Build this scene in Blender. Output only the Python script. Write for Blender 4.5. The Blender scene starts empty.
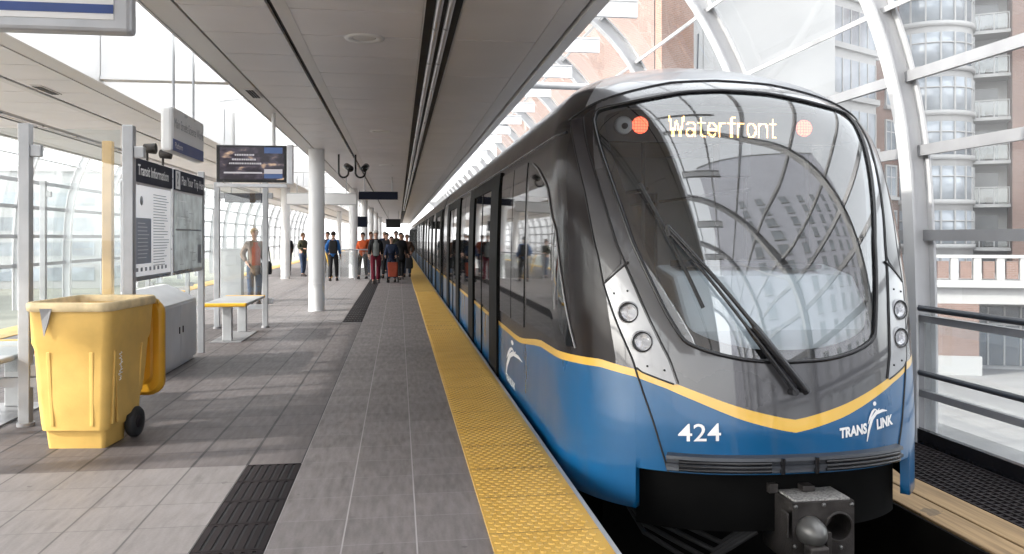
import bpy, bmesh, math, random
from mathutils import Vector, Matrix
import numpy as np
R = math.radians
random.seed(7)
scene = bpy.context.scene
col = scene.collection

# ---------------------------------------------------------------- camera, sky, sun, exposure
cam_data = bpy.data.cameras.new('camera')
cam_data.sensor_width = 36.0
cam_data.lens = 36.0 * 820 / 1024
cam_data.shift_y = -40.0 / 1024
cam_data.clip_start = 0.05
cam_data.clip_end = 3000
cam = bpy.data.objects.new('camera', cam_data)
cam.location = (0, 0, 1.6)
cam.rotation_euler = (R(90), 0, -math.atan(113.5 / 820))
col.objects.link(cam)
scene.camera = cam

SUN_EL, SUN_AZ = R(27), math.atan2(-0.87, -0.20)     # azimuth of the direction towards the sun, from +Y to +X
world = bpy.data.worlds.new('World')
scene.world = world
world.use_nodes = True
nt = world.node_tree
bg = nt.nodes['Background']
sky = nt.nodes.new('ShaderNodeTexSky')
sky.sky_type = 'NISHITA'
sky.sun_disc = False
sky.sun_elevation = SUN_EL
sky.sun_rotation = SUN_AZ
sky.dust_density = 3.0
sky.air_density = 1.0
hsv = nt.nodes.new('ShaderNodeHueSaturation')
hsv.inputs['Saturation'].default_value = 0.25
nt.links.new(sky.outputs[0], hsv.inputs['Color'])
veil = nt.nodes.new('ShaderNodeMix'); veil.data_type = 'RGBA'; veil.blend_type = 'ADD'
veil.inputs[0].default_value = 1.0; veil.inputs[7].default_value = (5.0, 5.05, 5.15, 1)     # even pale cloud veil
nt.links.new(hsv.outputs[0], veil.inputs[6]); nt.links.new(veil.outputs[2], bg.inputs['Color'])
bg.inputs['Strength'].default_value = 0.15
sun_d = bpy.data.lights.new('sun', 'SUN')
sun_d.energy = 2.0
sun_d.angle = R(0.6)
sun_d.color = (1.0, 0.95, 0.88)
sun = bpy.data.objects.new('sun', sun_d)
to_sun = Vector((math.sin(SUN_AZ) * math.cos(SUN_EL), math.cos(SUN_AZ) * math.cos(SUN_EL), math.sin(SUN_EL)))
sun.rotation_euler = to_sun.to_track_quat('Z', 'Y').to_euler()
sun.location = (-20, -5, 20)
col.objects.link(sun)
scene.view_settings.view_transform = 'Standard'
scene.view_settings.look = 'None'
scene.view_settings.gamma = 1
scene.view_settings.use_curve_mapping = False
scene.view_settings.exposure = 1.68
scene.render.engine = 'CYCLES'
scene.cycles.max_bounces = 10
scene.cycles.transparent_max_bounces = 24
scene.cycles.diffuse_bounces = 8
scene.cycles.glossy_bounces = 5
scene.cycles.sample_clamp_indirect = 6
scene.cycles.caustics_reflective = False
scene.cycles.caustics_refractive = False

# ---------------------------------------------------------------- helpers
def tag(o, label=None, cat=None, group=None, kind=None):
    if label: o['label'] = label
    if cat: o['category'] = cat
    if group: o['group'] = group
    if kind: o['kind'] = kind
    return o

def empty(name, loc=(0, 0, 0), rz=0):
    o = bpy.data.objects.new(name, None)
    o.empty_display_size = 0.1
    o.location = loc
    o.rotation_euler = (0, 0, rz)
    col.objects.link(o)
    return o

def copy_tree(o, parent=None):
    c = o.copy()
    col.objects.link(c)
    if parent is not None: c.parent = parent
    for ch in list(o.children): copy_tree(ch, c)
    return c

class MB:
    def __init__(s): s.v, s.f, s.m, s.sm = [], [], [], []
    def add(s, vs, fs, m=0, smooth=False):
        b = len(s.v); s.v += [tuple(p) for p in vs]
        for f in fs: s.f.append([b + i for i in f]); s.m.append(m); s.sm.append(smooth)
    def box(s, a, b, m=0):
        x0, y0, z0 = a; x1, y1, z1 = b
        s.add([(x0,y0,z0),(x1,y0,z0),(x1,y1,z0),(x0,y1,z0),(x0,y0,z1),(x1,y0,z1),(x1,y1,z1),(x0,y1,z1)],
              [(0,3,2,1),(4,5,6,7),(0,1,5,4),(1,2,6,5),(2,3,7,6),(3,0,4,7)], m)
    def cbox(s, c, d, m=0):
        s.box([c[i]-d[i]/2 for i in range(3)], [c[i]+d[i]/2 for i in range(3)], m)
    def obox(s, p, q, w, h, m=0, up=(0,0,1)):
        p, q = Vector(p), Vector(q); t = (q-p).normalized(); u = Vector(up)
        if abs(t.dot(u)) > .98: u = Vector((1,0,0))
        a = t.cross(u).normalized(); b = a.cross(t)
        vs = [e + a*i*w/2 + b*j*h/2 for e in (p,q) for i,j in ((-1,-1),(1,-1),(1,1),(-1,1))]
        s.add(vs, [(0,1,2,3),(7,6,5,4),(0,4,5,1),(1,5,6,2),(2,6,7,3),(3,7,4,0)], m)
    def tube(s, pts, r, m=0, n=10, closed=False):
        pts = [Vector(p) for p in pts]; k = len(pts); rs = r if isinstance(r,(list,tuple)) else [r]*k
        rings = []; prev = None
        for i,p in enumerate(pts):
            if closed: t = (pts[(i+1)%k]-pts[i-1]).normalized()
            else: t = (pts[min(i+1,k-1)]-pts[max(i-1,0)]).normalized()
            if prev is None:
                prev = Vector((0,0,1)) if abs(t.z) < .9 else Vector((1,0,0))
            a = (prev - t*prev.dot(t)).normalized(); b = t.cross(a); prev = a
            rings.append([p + (a*math.cos(2*math.pi*j/n)+b*math.sin(2*math.pi*j/n))*rs[i] for j in range(n)])
        vs = [v for rg in rings for v in rg]
        fs = []
        for i in range(k if closed else k-1):
            i2 = (i+1) % k
            for j in range(n): fs.append((i*n+j, i*n+(j+1)%n, i2*n+(j+1)%n, i2*n+j))
        s.add(vs, fs, m, True)
        if not closed:
            s.add(rings[0], [tuple(range(n))[::-1]], m); s.add(rings[-1], [tuple(range(n))], m)
    def cyl(s, p, q, r, m=0, n=24): s.tube([p,q], r, m, n)
    def lathe(s, prof, c=(0,0,0), axis='z', m=0, n=24, smooth=True, caps=True):
        def tf(r,h,a):
            x,y = r*math.cos(a), r*math.sin(a)
            if axis=='z': return (c[0]+x,c[1]+y,c[2]+h)
            if axis=='y': return (c[0]+x,c[1]+h,c[2]+y)
            return (c[0]+h,c[1]+x,c[2]+y)
        k = len(prof); vs = [tf(r,h,2*math.pi*j/n) for r,h in prof for j in range(n)]
        fs = [(i*n+j,i*n+(j+1)%n,(i+1)*n+(j+1)%n,(i+1)*n+j) for i in range(k-1) for j in range(n)]
        if caps and prof[0][0] > 1e-6: fs.append(tuple(range(n))[::-1])
        if caps and prof[-1][0] > 1e-6: fs.append(tuple((k-1)*n+j for j in range(n)))
        s.add(vs, fs, m, smooth)
    def grid(s, rows, m=0, smooth=True, flip=False):
        n = len(rows[0]); vs = [p for r in rows for p in r]; fs = []
        for i in range(len(rows)-1):
            for j in range(n-1):
                f = (i*n+j,i*n+j+1,(i+1)*n+j+1,(i+1)*n+j)
                fs.append(f[::-1] if flip else f)
        s.add(vs, fs, m, smooth)
    def prism(s, poly, lo, hi, axis='y', m=0):
        def tf(a,b,h):
            if axis=='y': return (a,h,b)
            if axis=='x': return (h,a,b)
            return (a,b,h)
        n = len(poly); vs = [tf(a,b,lo) for a,b in poly]+[tf(a,b,hi) for a,b in poly]
        s.add(vs, [tuple(range(n)), tuple(range(2*n-1,n-1,-1))]+[(i,i+n,(i+1)%n+n,(i+1)%n) for i in range(n)], m)
    def loft(s, rings, m=0, smooth=True, cap0=True, cap1=True):
        n = len(rings[0]); vs = [p for r in rings for p in r]
        fs = [(i*n+j,i*n+(j+1)%n,(i+1)*n+(j+1)%n,(i+1)*n+j) for i in range(len(rings)-1) for j in range(n)]
        s.add(vs, fs, m, smooth)
        if cap0: s.add(rings[0], [tuple(range(n))[::-1]], m)
        if cap1: s.add(rings[-1], [tuple(range(n))], m)
    def build(s, name, mats, parent=None, loc=None, bevel=0, fixn=True, weld=0, rz=0):
        me = bpy.data.meshes.new(name)
        me.from_pydata(s.v, [], s.f)
        if not isinstance(mats, (list,tuple)): mats = [mats]
        for q in mats: me.materials.append(q)
        for p,mi,sm in zip(me.polygons, s.m, s.sm): p.material_index = mi; p.use_smooth = sm
        if fixn or weld:
            bm = bmesh.new(); bm.from_mesh(me)
            if weld: bmesh.ops.remove_doubles(bm, verts=bm.verts, dist=weld)
            if fixn: bmesh.ops.recalc_face_normals(bm, faces=bm.faces)
            bm.to_mesh(me); bm.free()
        o = bpy.data.objects.new(name, me)
        col.objects.link(o)
        if parent is not None: o.parent = parent
        if loc is not None: o.location = loc
        if rz: o.rotation_euler = (0,0,rz)
        if bevel:
            md = o.modifiers.new('bevel','BEVEL'); md.width = bevel; md.segments = 2; md.limit_method = 'ANGLE'; md.angle_limit = R(40)
        return o

def rrect(w, d, r, n=5, cx=0, cy=0):
    pts = []
    for sx,sy,a0 in ((1,1,0),(-1,1,90),(-1,-1,180),(1,-1,270)):
        for i in range(n+1):
            a = R(a0+90*i/n); pts.append((cx+sx*(w/2-r)+r*math.cos(a), cy+sy*(d/2-r)+r*math.sin(a)))
    return pts

# ---------------------------------------------------------------- materials
def new_mat(name):
    m = bpy.data.materials.new(name); m.use_nodes = True
    t = m.node_tree; b = t.nodes['Principled BSDF']
    return m, t, b
def nd(t, kind, **kw):
    n = t.nodes.new(kind)
    for k,v in kw.items(): setattr(n, k, v)
    return n
def noise(t, scale, detail=4, stretch=(1,1,1)):
    tc = nd(t,'ShaderNodeTexCoord'); mp = nd(t,'ShaderNodeMapping'); mp.inputs['Scale'].default_value = stretch
    nz = nd(t,'ShaderNodeTexNoise'); nz.inputs['Scale'].default_value = scale; nz.inputs['Detail'].default_value = detail
    t.links.new(tc.outputs['Object'], mp.inputs[0]); t.links.new(mp.outputs[0], nz.inputs['Vector'])
    return nz.outputs['Fac']
def mathn(t, op, a, b=None, c=None):
    n = nd(t,'ShaderNodeMath', operation=op)
    for i,v in enumerate((a,b,c)):
        if v is None: continue
        if isinstance(v,(int,float)): n.inputs[i].default_value = v
        else: t.links.new(v, n.inputs[i])
    return n.outputs[0]
def mixc(t, fac, a, b, mode='MIX'):
    n = nd(t,'ShaderNodeMix', data_type='RGBA', blend_type=mode)
    for i,v in ((0,fac),(6,a),(7,b)):
        if isinstance(v,(int,float)): n.inputs[i].default_value = v
        elif isinstance(v,tuple): n.inputs[i].default_value = v if len(v)==4 else v+(1,)
        else: t.links.new(v, n.inputs[i])
    return n.outputs[2]
def pm(name, c, rough=.5, metal=0, var=.12, scale=3, bump=0, coat=0, stretch=(1,1,1), rvar=.1, spec=.5):
    m,t,b = new_mat(name)
    f = noise(t, scale, 5, stretch)
    lo = tuple(x*(1-var) for x in c); hi = tuple(min(1,x*(1+var)) for x in c)
    ct = mathn(t,'MULTIPLY_ADD',f,2.2,-.6); 
    cl = nd(t,'ShaderNodeClamp'); t.links.new(ct, cl.inputs[0])
    t.links.new(mixc(t, cl.outputs[0], lo, hi), b.inputs['Base Color'])
    t.links.new(mathn(t,'MULTIPLY_ADD',f,rvar*2,max(0.02,rough-rvar)), b.inputs['Roughness'])
    b.inputs['Metallic'].default_value = metal
    b.inputs['Specular IOR Level'].default_value = spec
    b.inputs['Coat Weight'].default_value = coat
    b.inputs['Coat Roughness'].default_value = .04
    if bump:
        bp = nd(t,'ShaderNodeBump'); bp.inputs['Strength'].default_value = bump; bp.inputs['Distance'].default_value = .01
        t.links.new(noise(t, scale*12, 3), bp.inputs['Height']); t.links.new(bp.outputs[0], b.inputs['Normal'])
    return m
def glass(name, tint=(.95,.97,.97), white=.06, ior=1.45, dirt=2.0):
    m,t,b = new_mat(name); t.nodes.remove(b)
    out = t.nodes['Material Output']
    tr = nd(t,'ShaderNodeBsdfTransparent'); tr.inputs[0].default_value = tint+(1,)
    gl = nd(t,'ShaderNodeBsdfGlossy'); gl.inputs['Roughness'].default_value = .01
    ge = nd(t,'ShaderNodeNewGeometry'); dp = nd(t,'ShaderNodeVectorMath',operation='DOT_PRODUCT')
    t.links.new(ge.outputs['Incoming'],dp.inputs[0]); t.links.new(ge.outputs['Normal'],dp.inputs[1])
    f0 = ((ior-1)/(ior+1))**2*1.8
    fr = mathn(t,'MULTIPLY_ADD',mathn(t,'POWER',mathn(t,'SUBTRACT',1.,mathn(t,'ABSOLUTE',dp.outputs['Value'])),5.),1-f0,f0)
    mx = nd(t,'ShaderNodeMixShader'); t.links.new(fr, mx.inputs[0]); t.links.new(tr.outputs[0], mx.inputs[1]); t.links.new(gl.outputs[0], mx.inputs[2])
    last = mx.outputs[0]
    if white:
        df = nd(t,'ShaderNodeBsdfTranslucent'); df.inputs[0].default_value = (.85,.86,.87,1)
        d2 = nd(t,'ShaderNodeBsdfDiffuse'); d2.inputs[0].default_value = (.85,.86,.87,1)
        a = nd(t,'ShaderNodeMixShader'); a.inputs[0].default_value = .4; t.links.new(df.outputs[0],a.inputs[1]); t.links.new(d2.outputs[0],a.inputs[2])
        w = nd(t,'ShaderNodeMixShader')
        t.links.new(mathn(t,'MULTIPLY',noise(t,dirt,4),white*2), w.inputs[0]); t.links.new(last,w.inputs[1]); t.links.new(a.outputs[0],w.inputs[2]); last = w.outputs[0]
    t.links.new(last, out.inputs[0])
    return m
def emit(name, c, s, dots=0):
    m,t,b = new_mat(name)
    b.inputs['Base Color'].default_value = (.01,.01,.01,1)
    b.inputs['Emission Color'].default_value = c+(1,)
    b.inputs['Emission Strength'].default_value = s
    if dots:
        tc = nd(t,'ShaderNodeTexCoord'); sp = nd(t,'ShaderNodeSeparateXYZ'); t.links.new(tc.outputs['Object'], sp.inputs[0])
        a = mathn(t,'PINGPONG',sp.outputs[0],dots/2); c2 = mathn(t,'PINGPONG',sp.outputs[2],dots/2)
        h = mathn(t,'SQRT', mathn(t,'ADD', mathn(t,'POWER',a,2.), mathn(t,'POWER',c2,2.)))
        k = mathn(t,'LESS_THAN', h, dots*.46)
        t.links.new(mathn(t,'MULTIPLY_ADD',k,s*.75,s*.25), b.inputs['Emission Strength'])
    return m

def paving(name, base, joint_long, joint_cross, px, x0, py, y0, wl=.006, wc=.004, tile_var=.18, streak=.35, cross_dark=True):
    m,t,b = new_mat(name)
    tc = nd(t,'ShaderNodeTexCoord'); sp = nd(t,'ShaderNodeSeparateXYZ'); t.links.new(tc.outputs['Object'], sp.inputs[0])
    X = mathn(t,'SUBTRACT',sp.outputs[0],x0-100*px); Y = mathn(t,'SUBTRACT',sp.outputs[1],y0-100*py)
    jl = mathn(t,'LESS_THAN', mathn(t,'PINGPONG',X,px/2), wl); jc = mathn(t,'LESS_THAN', mathn(t,'PINGPONG',Y,py/2), wc)
    cx = nd(t,'ShaderNodeCombineXYZ'); t.links.new(mathn(t,'FLOOR',mathn(t,'DIVIDE',X,px)),cx.inputs[0]); t.links.new(mathn(t,'FLOOR',mathn(t,'DIVIDE',Y,py)),cx.inputs[1])
    wn = nd(t,'ShaderNodeTexWhiteNoise'); t.links.new(cx.outputs[0], wn.inputs[0])
    st = noise(t, 24, 6, (1,.16,1)); fine = noise(t, 70, 4); big = noise(t,2.2,6)
    v = mathn(t,'MULTIPLY_ADD',wn.outputs[0],tile_var,1-tile_var/2)
    v = mathn(t,'MULTIPLY',v, mathn(t,'MULTIPLY_ADD',st,-streak*1.6,1+streak*.8))
    v = mathn(t,'MULTIPLY',v, mathn(t,'MULTIPLY_ADD',fine,.35,.82))
    v = mathn(t,'MULTIPLY',v, mathn(t,'MULTIPLY_ADD',big,.35,.82))
    c = mixc(t,1.,base,v,'MULTIPLY')
    spot = mathn(t,'GREATER_THAN',noise(t,7.5,2),.735)
    scuff = nd(t,'ShaderNodeMapRange'); t.links.new(noise(t,6,6,(1.7,.4,1)),scuff.inputs[0]); scuff.inputs[1].default_value=.58; scuff.inputs[2].default_value=.75; scuff.inputs[3].default_value=0; scuff.inputs[4].default_value=.55
    c = mixc(t,scuff.outputs[0],c,(.075,.066,.066))
    c = mixc(t,mathn(t,'MULTIPLY',spot,.6),c,(.05,.046,.045))
    c = mixc(t,jc,c,joint_cross); c = mixc(t,jl,c,joint_long)
    t.links.new(c,b.inputs['Base Color'])
    t.links.new(mathn(t,'MULTIPLY_ADD',st,.3,.42),b.inputs['Roughness'])
    j = mathn(t,'MAXIMUM',jl,jc); hgt = mathn(t,'MULTIPLY_ADD',j,-1.,mathn(t,'MULTIPLY',fine,.35))
    bp = nd(t,'ShaderNodeBump'); bp.inputs['Strength'].default_value=.35; bp.inputs['Distance'].default_value=.004
    t.links.new(hgt,bp.inputs['Height']); t.links.new(bp.outputs[0],b.inputs['Normal'])
    return m

def brick(name, c1, c2, mortar, scale=1.):
    m,t,b = new_mat(name)
    tc = nd(t,'ShaderNodeTexCoord'); sp = nd(t,'ShaderNodeSeparateXYZ'); t.links.new(tc.outputs['Object'],sp.inputs[0])
    cx = nd(t,'ShaderNodeCombineXYZ'); t.links.new(mathn(t,'ADD',sp.outputs[0],sp.outputs[1]),cx.inputs[0]); t.links.new(sp.outputs[2],cx.inputs[1])
    br = nd(t,'ShaderNodeTexBrick'); t.links.new(cx.outputs[0],br.inputs['Vector'])
    br.inputs['Color1'].default_value=c1+(1,); br.inputs['Color2'].default_value=c2+(1,); br.inputs['Mortar'].default_value=mortar+(1,)
    br.inputs['Scale'].default_value=scale; br.inputs['Brick Width'].default_value=.24; br.inputs['Row Height'].default_value=.085; br.inputs['Mortar Size'].default_value=.008
    f = noise(t,.5,5)
    t.links.new(mixc(t,1.,br.outputs[0],mathn(t,'MULTIPLY_ADD',f,.5,.75),'MULTIPLY'),b.inputs['Base Color'])
    b.inputs['Roughness'].default_value=.85
    return m

M = {}
M['ceiling'] = pm('ceiling_panel', (.76,.745,.765), .36, 0, .06, 1.2, rvar=.06)
M['ceiling_pale'] = pm('ceiling_edge_strip', (.70,.69,.69), .4, 0, .05, 1)
t = M['ceiling'].node_tree; b = t.nodes['Principled BSDF']
bp = nd(t,'ShaderNodeBump'); bp.inputs['Strength'].default_value=.25; bp.inputs['Distance'].default_value=.02
t.links.new(noise(t,2.2,1,(1,.6,1)),bp.inputs['Height']); t.links.new(bp.outputs[0],b.inputs['Normal'])
M['black'] = pm('black_gap', (.012,.012,.013), .6)
M['black_gloss'] = pm('black_trim', (.012,.012,.014), .22, rvar=.05)
M['white'] = pm('white_paint', (.78,.78,.78), .4, 0, .05, 1.5)
M['white_steel'] = pm('white_steel', (.50,.50,.505), .35, 0, .08, 2)
M['column'] = pm('column_paint', (.74,.74,.745), .35, 0, .05, 1.2)
M['steel'] = pm('grey_steel', (.42,.43,.45), .38, .3, .12, 5)
M['brushed'] = pm('brushed_aluminium', (.6,.6,.62), .3, .9, .1, 8, stretch=(1,.05,1))
M['glass'] = glass('shelter_glass', (.93,.95,.95), .02)
M['vault_glass'] = glass('vault_glass', (.95,.97,.97), .08, dirt=.6)
M['cabinet'] = pm('cabinet_paint', (.72,.73,.74), .45, .1, .1, 2)
M['bin'] = pm('yellow_plastic', (.68,.43,.115), .5, 0, .12, 5, bump=.08)
M['bin_rim'] = pm('worn_yellow_rim', (.66,.52,.30), .55, 0, .22, 9)
M['bin_lid'] = pm('lid_yellow', (.62,.32,.02), .4, 0, .08, 4)
M['rubber'] = pm('rubber', (.02,.02,.021), .7)
M['bench_yellow'] = pm('bench_yellow', (.75,.42,.03), .4)
M['bench_grey'] = pm('bench_grey', (.45,.46,.47), .4, .2)
M['navy'] = pm('navy_sign', (.010,.013,.028), .5, spec=.2)
M['sign_blue'] = pm('sign_blue', (.02,.055,.22), .35)
M['sign_white'] = pm('sign_white', (.8,.8,.8), .3, var=.03)
M['paper'] = pm('paper', (.90,.91,.93), .5, var=.04)
M['paper_grey'] = pm('paper_grey', (.36,.40,.48), .5, var=.1)
M['ink'] = pm('ink', (.05,.055,.07), .5)
M['grey_ink'] = pm('grey_ink', (.30,.32,.35), .5)
M['dark_map'] = pm('map_print', (.55,.60,.60), .4, var=.35, scale=5)
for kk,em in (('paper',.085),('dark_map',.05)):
    t = M[kk].node_tree; b = t.nodes['Principled BSDF']; src = b.inputs['Base Color'].links[0].from_socket      # poster copies with a faint glow added to brighten them
    q_ = M[kk].copy(); q_.name = 'poster_added_glow'; t = q_.node_tree; b = t.nodes['Principled BSDF']
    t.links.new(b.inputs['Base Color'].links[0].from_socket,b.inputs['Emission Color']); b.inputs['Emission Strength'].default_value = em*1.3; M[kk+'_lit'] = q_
M['blue'] = pm('train_blue', (.0025,.088,.225), .30, 0, .10, 2.2, coat=.45, rvar=.10, stretch=(1,1,.35))
t = M['blue'].node_tree; b = t.nodes['Principled BSDF']
src = b.inputs['Base Color'].links[0].from_socket
g1 = nd(t,'ShaderNodeMapRange'); t.links.new(noise(t,5,7,(1,1,.25)),g1.inputs[0]); g1.inputs[1].default_value=.56; g1.inputs[2].default_value=.80; g1.inputs[4].default_value=.35
t.links.new(mixc(t,g1.outputs[0],src,(.10,.11,.12)),b.inputs['Base Color'])
M['stripe'] = pm('train_yellow_stripe', (.78,.47,.07), .3, 0, .04, 2, coat=.8, rvar=.03)
M['body_dark'] = pm('train_dark_grey', (.024,.021,.0215), .16, .0, .12, 1.5, coat=.06, rvar=.05, spec=.16)
M['chin'] = pm('train_mid_grey', (.060,.060,.066), .28, .1, .08, 1.5, coat=1.0, rvar=.05)
M['roof'] = pm('train_roof_silver', (.23,.24,.26), .32, .3, .08, 1.2, coat=.6, rvar=.06)
M['pillar'] = pm('train_pillar', (.018,.016,.020), .35, .0, .08, 2, coat=.2)
M['light_panel'] = pm('train_light_panel', (.31,.315,.33), .35, .2, .05, 2, coat=.5)
M['window'] = pm('train_window_glass', (.008,.009,.010), .03, 0, .1, 2, rvar=.012, spec=.3)
M['door_black'] = pm('door_frame_black', (.006,.006,.006), .6, rvar=.05, spec=.08)
M['windscreen'] = glass('windscreen_glass', (.70,.75,.78), .02, ior=2.05)
M['chrome'] = pm('chrome', (.75,.76,.78), .12, 1.0, .05, 5, rvar=.04)
M['reflector'] = pm('lamp_reflector', (.72,.73,.75), .28, .3, .15, 40)
M['lens'] = glass('lens_glass', (.97,.97,.98), .06, ior=1.4)
M['undercar'] = pm('undercarriage', (.004,.004,.004), .95, var=.4, spec=.1)
M['coupler'] = pm('coupler_iron', (.045,.040,.038), .5, .5, .45, 9, bump=.3)
M['cone_steel'] = pm('dull_steel', (.13,.128,.125), .42, .6, .3, 7)
M['speckle'] = pm('speckled_plate', (.32,.31,.30), .5, .3, .75, 70)
M['cab'] = pm('cab_interior', (.72,.75,.76), .5, var=.06)
M['cab_dark'] = pm('cab_dark', (.035,.035,.04), .6)
M['seat_fabric'] = pm('seat_blue', (.03,.05,.12), .8)
M['led'] = emit('led_amber', (1.0,.43,.11), 4.5)
M['lamp_red'] = emit('lamp_red', (1.0,.12,.06), 1.8, dots=.022)
M['decal'] = pm('white_decal', (.82,.82,.82), .35, var=.03)
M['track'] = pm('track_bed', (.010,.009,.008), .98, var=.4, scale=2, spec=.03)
M['rail'] = pm('rail_steel', (.16,.13,.11), .4, .8, .3, 4)
M['rail_blue'] = pm('handrail_dark', (.05,.055,.065), .35, .2)
M['rail_grey'] = pm('rail_grey', (.28,.28,.29), .4, .2)
M['board_concrete'] = pm('concrete', (.42,.41,.40), .85, var=.15, scale=1.5)
M['asphalt'] = pm('asphalt', (.10,.10,.10), .9, var=.2, scale=1.0)
M['pavement'] = pm('pavement', (.22,.215,.21), .85, var=.12, scale=.6)
M['grass'] = pm('ground_green', (.15,.15,.12), .95, var=.3, scale=.2)
M['brick'] = brick('brick', (.235,.118,.075), (.19,.098,.062), (.26,.215,.19))
M['brick_dark'] = brick('brown_brick', (.175,.102,.080), (.142,.084,.066), (.21,.18,.16))
M['facade_white'] = pm('facade_white', (.34,.34,.335), .6, var=.06, scale=.3)
M['facade_lilac'] = pm('facade_grey', (.60,.60,.66), .7, var=.08, scale=.3)
M['pane'] = pm('window_pane', (.27,.30,.33), .08, 0, .5, .35, rvar=.03, spec=.8)
M['pane_dark'] = pm('dark_pane', (.12,.13,.14), .1, 0, .4, .5)
M['leaf'] = pm('leaf', (.075,.10,.045), .7, var=.5, scale=1.5)
M['bark'] = pm('bark', (.09,.07,.055), .9)
M['orange_post'] = pm('orange_board', (.72,.48,.22), .5)

# timber with weathering
m,t,b = new_mat('weathered_timber')
f1 = noise(t,4,6,(6,.35,3)); f2 = noise(t,1.3,5)
c = mixc(t,f1,(.06,.035,.018),(.50,.33,.16)); c = mixc(t,mathn(t,'MULTIPLY',mathn(t,'GREATER_THAN',f2,.60),.7),c,(.10,.075,.05))
t.links.new(c,b.inputs['Base Color']); b.inputs['Roughness'].default_value=.8
bp = nd(t,'ShaderNodeBump'); bp.inputs['Strength'].default_value=.4; bp.inputs['Distance'].default_value=.01
t.links.new(f1,bp.inputs['Height']); t.links.new(bp.outputs[0],b.inputs['Normal']); M['timber']=m
# tactile yellow with wear and tile joints
m,t,b = new_mat('tactile_yellow')
tc = nd(t,'ShaderNodeTexCoord'); sp = nd(t,'ShaderNodeSeparateXYZ'); t.links.new(tc.outputs['Object'],sp.inputs[0])
jn = mathn(t,'LESS_THAN',mathn(t,'PINGPONG',mathn(t,'ADD',sp.outputs[1],60.3),.305),.004)
w1 = noise(t,3,6); w2 = noise(t,45,3)
c = mixc(t,w1,(.47,.26,.028),(.66,.42,.11)); c = mixc(t,mathn(t,'MULTIPLY',mathn(t,'GREATER_THAN',w2,.60),.45),c,(.46,.33,.16)); c = mixc(t,jn,c,(.17,.11,.03))
t.links.new(c,b.inputs['Base Color']); b.inputs['Roughness'].default_value=.55; M['tactile']=m

# ---------------------------------------------------------------- setting: ground, platform, track
Y0, Y1 = -14.0, 120.0
mb = MB(); mb.add([(-1500,-1500,-5),(1500,-1500,-5),(1500,1500,-5),(-1500,1500,-5)],[(0,1,2,3)])
tag(mb.build('ground', M['pavement']), kind='structure')
mb = MB(); mb.add([(8,-200,-4.99),(19,-200,-4.99),(19,400,-4.99),(8,400,-4.99)],[(0,1,2,3)])
tag(mb.build('road', M['asphalt']), kind='structure')
mb = MB(); mb.add([(-60,-200,-4.99),(-14,-200,-4.99),(-14,400,-4.99),(-60,400,-4.99)],[(0,1,2,3)])
tag(mb.build('lawn', M['grass']), kind='structure')

LX, RX = -6.79, 1.09        # platform edges
mb = MB(); mb.box((LX,Y0,-1.35),(RX+.015,Y1,-.004),0)
tag(mb.build('platform', M['board_concrete']), kind='structure')
XS0, XS1 = -.675, .48       # paver strip
XD0 = -1.05
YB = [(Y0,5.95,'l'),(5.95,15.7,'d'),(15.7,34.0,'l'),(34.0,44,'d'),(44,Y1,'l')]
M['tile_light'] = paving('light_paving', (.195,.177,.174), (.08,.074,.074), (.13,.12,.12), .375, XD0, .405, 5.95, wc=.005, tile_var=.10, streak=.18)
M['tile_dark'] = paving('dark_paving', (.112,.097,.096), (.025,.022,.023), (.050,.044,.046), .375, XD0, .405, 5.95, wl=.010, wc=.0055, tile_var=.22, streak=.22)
M['tile_strip'] = paving('grey_paver_strip', (.192,.171,.168), (.36,.335,.335), (.27,.25,.25), .385, XS0, .405, 5.95, wl=.004, wc=.003, tile_var=.22, streak=.5)
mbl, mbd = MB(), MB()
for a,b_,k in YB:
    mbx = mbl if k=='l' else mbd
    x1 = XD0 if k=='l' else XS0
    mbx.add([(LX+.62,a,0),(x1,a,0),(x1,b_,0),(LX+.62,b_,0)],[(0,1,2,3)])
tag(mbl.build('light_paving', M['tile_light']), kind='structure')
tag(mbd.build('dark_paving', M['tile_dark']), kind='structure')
mb = MB(); mb.add([(XS0,Y0,0),(XS1,Y0,0),(XS1,Y1,0),(XS0,Y1,0)],[(0,1,2,3)])
tag(mb.build('paver_strip', M['tile_strip']), kind='structure')
mb = MB()
for a,b_,k in YB:
    if k=='l': mb.add([(XD0,a,-.003),(XS0,a,-.003),(XS0,b_,-.003),(XD0,b_,-.003)],[(0,1,2,3)])
tag(mb.build('drain_channel', M['black']), kind='structure')

def tactile(name, xa, xb, ya, yb, dome_y):
    mb = MB(); mb.box((xa,ya,-.003),(xb,yb,.012))
    vs, fs = [], []
    n = 8; p = .0609; i = 0
    y = max(ya,1.5)
    while y < dome_y:
        off = p/2 if i % 2 else 0
        k = 0
        while True:
            x = xa + .032 + off + k*p
            if x > xb-.025: break
            bse = len(vs)
            for r,z in ((.021,.012),(.016,.0175)):
                for j in range(n):
                    a = 2*math.pi*j/n; vs.append((x+r*math.cos(a), y+r*math.sin(a)*.9, z))
            fs += [(bse+j,bse+(j+1)%n,bse+n+(j+1)%n,bse+n+j) for j in range(n)]; fs.append(tuple(bse+n+j for j in range(n)))
            k += 1
        y += p*.83; i += 1
    mb.add(vs, fs)
    return tag(mb.build(name, M['tactile'], fixn=False), kind='structure')
tactile('tactile_strip', XS1, RX-.01, Y0, Y1, 24)
tactile('tactile_strip', LX+.01, LX+.62, Y0, Y1, 1.6)
mb = MB(); mb.box((RX-.008,Y0,-.03),(RX+.02,Y1,.010))
tag(mb.build('platform_nosing', M['steel']), kind='structure')
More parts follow.
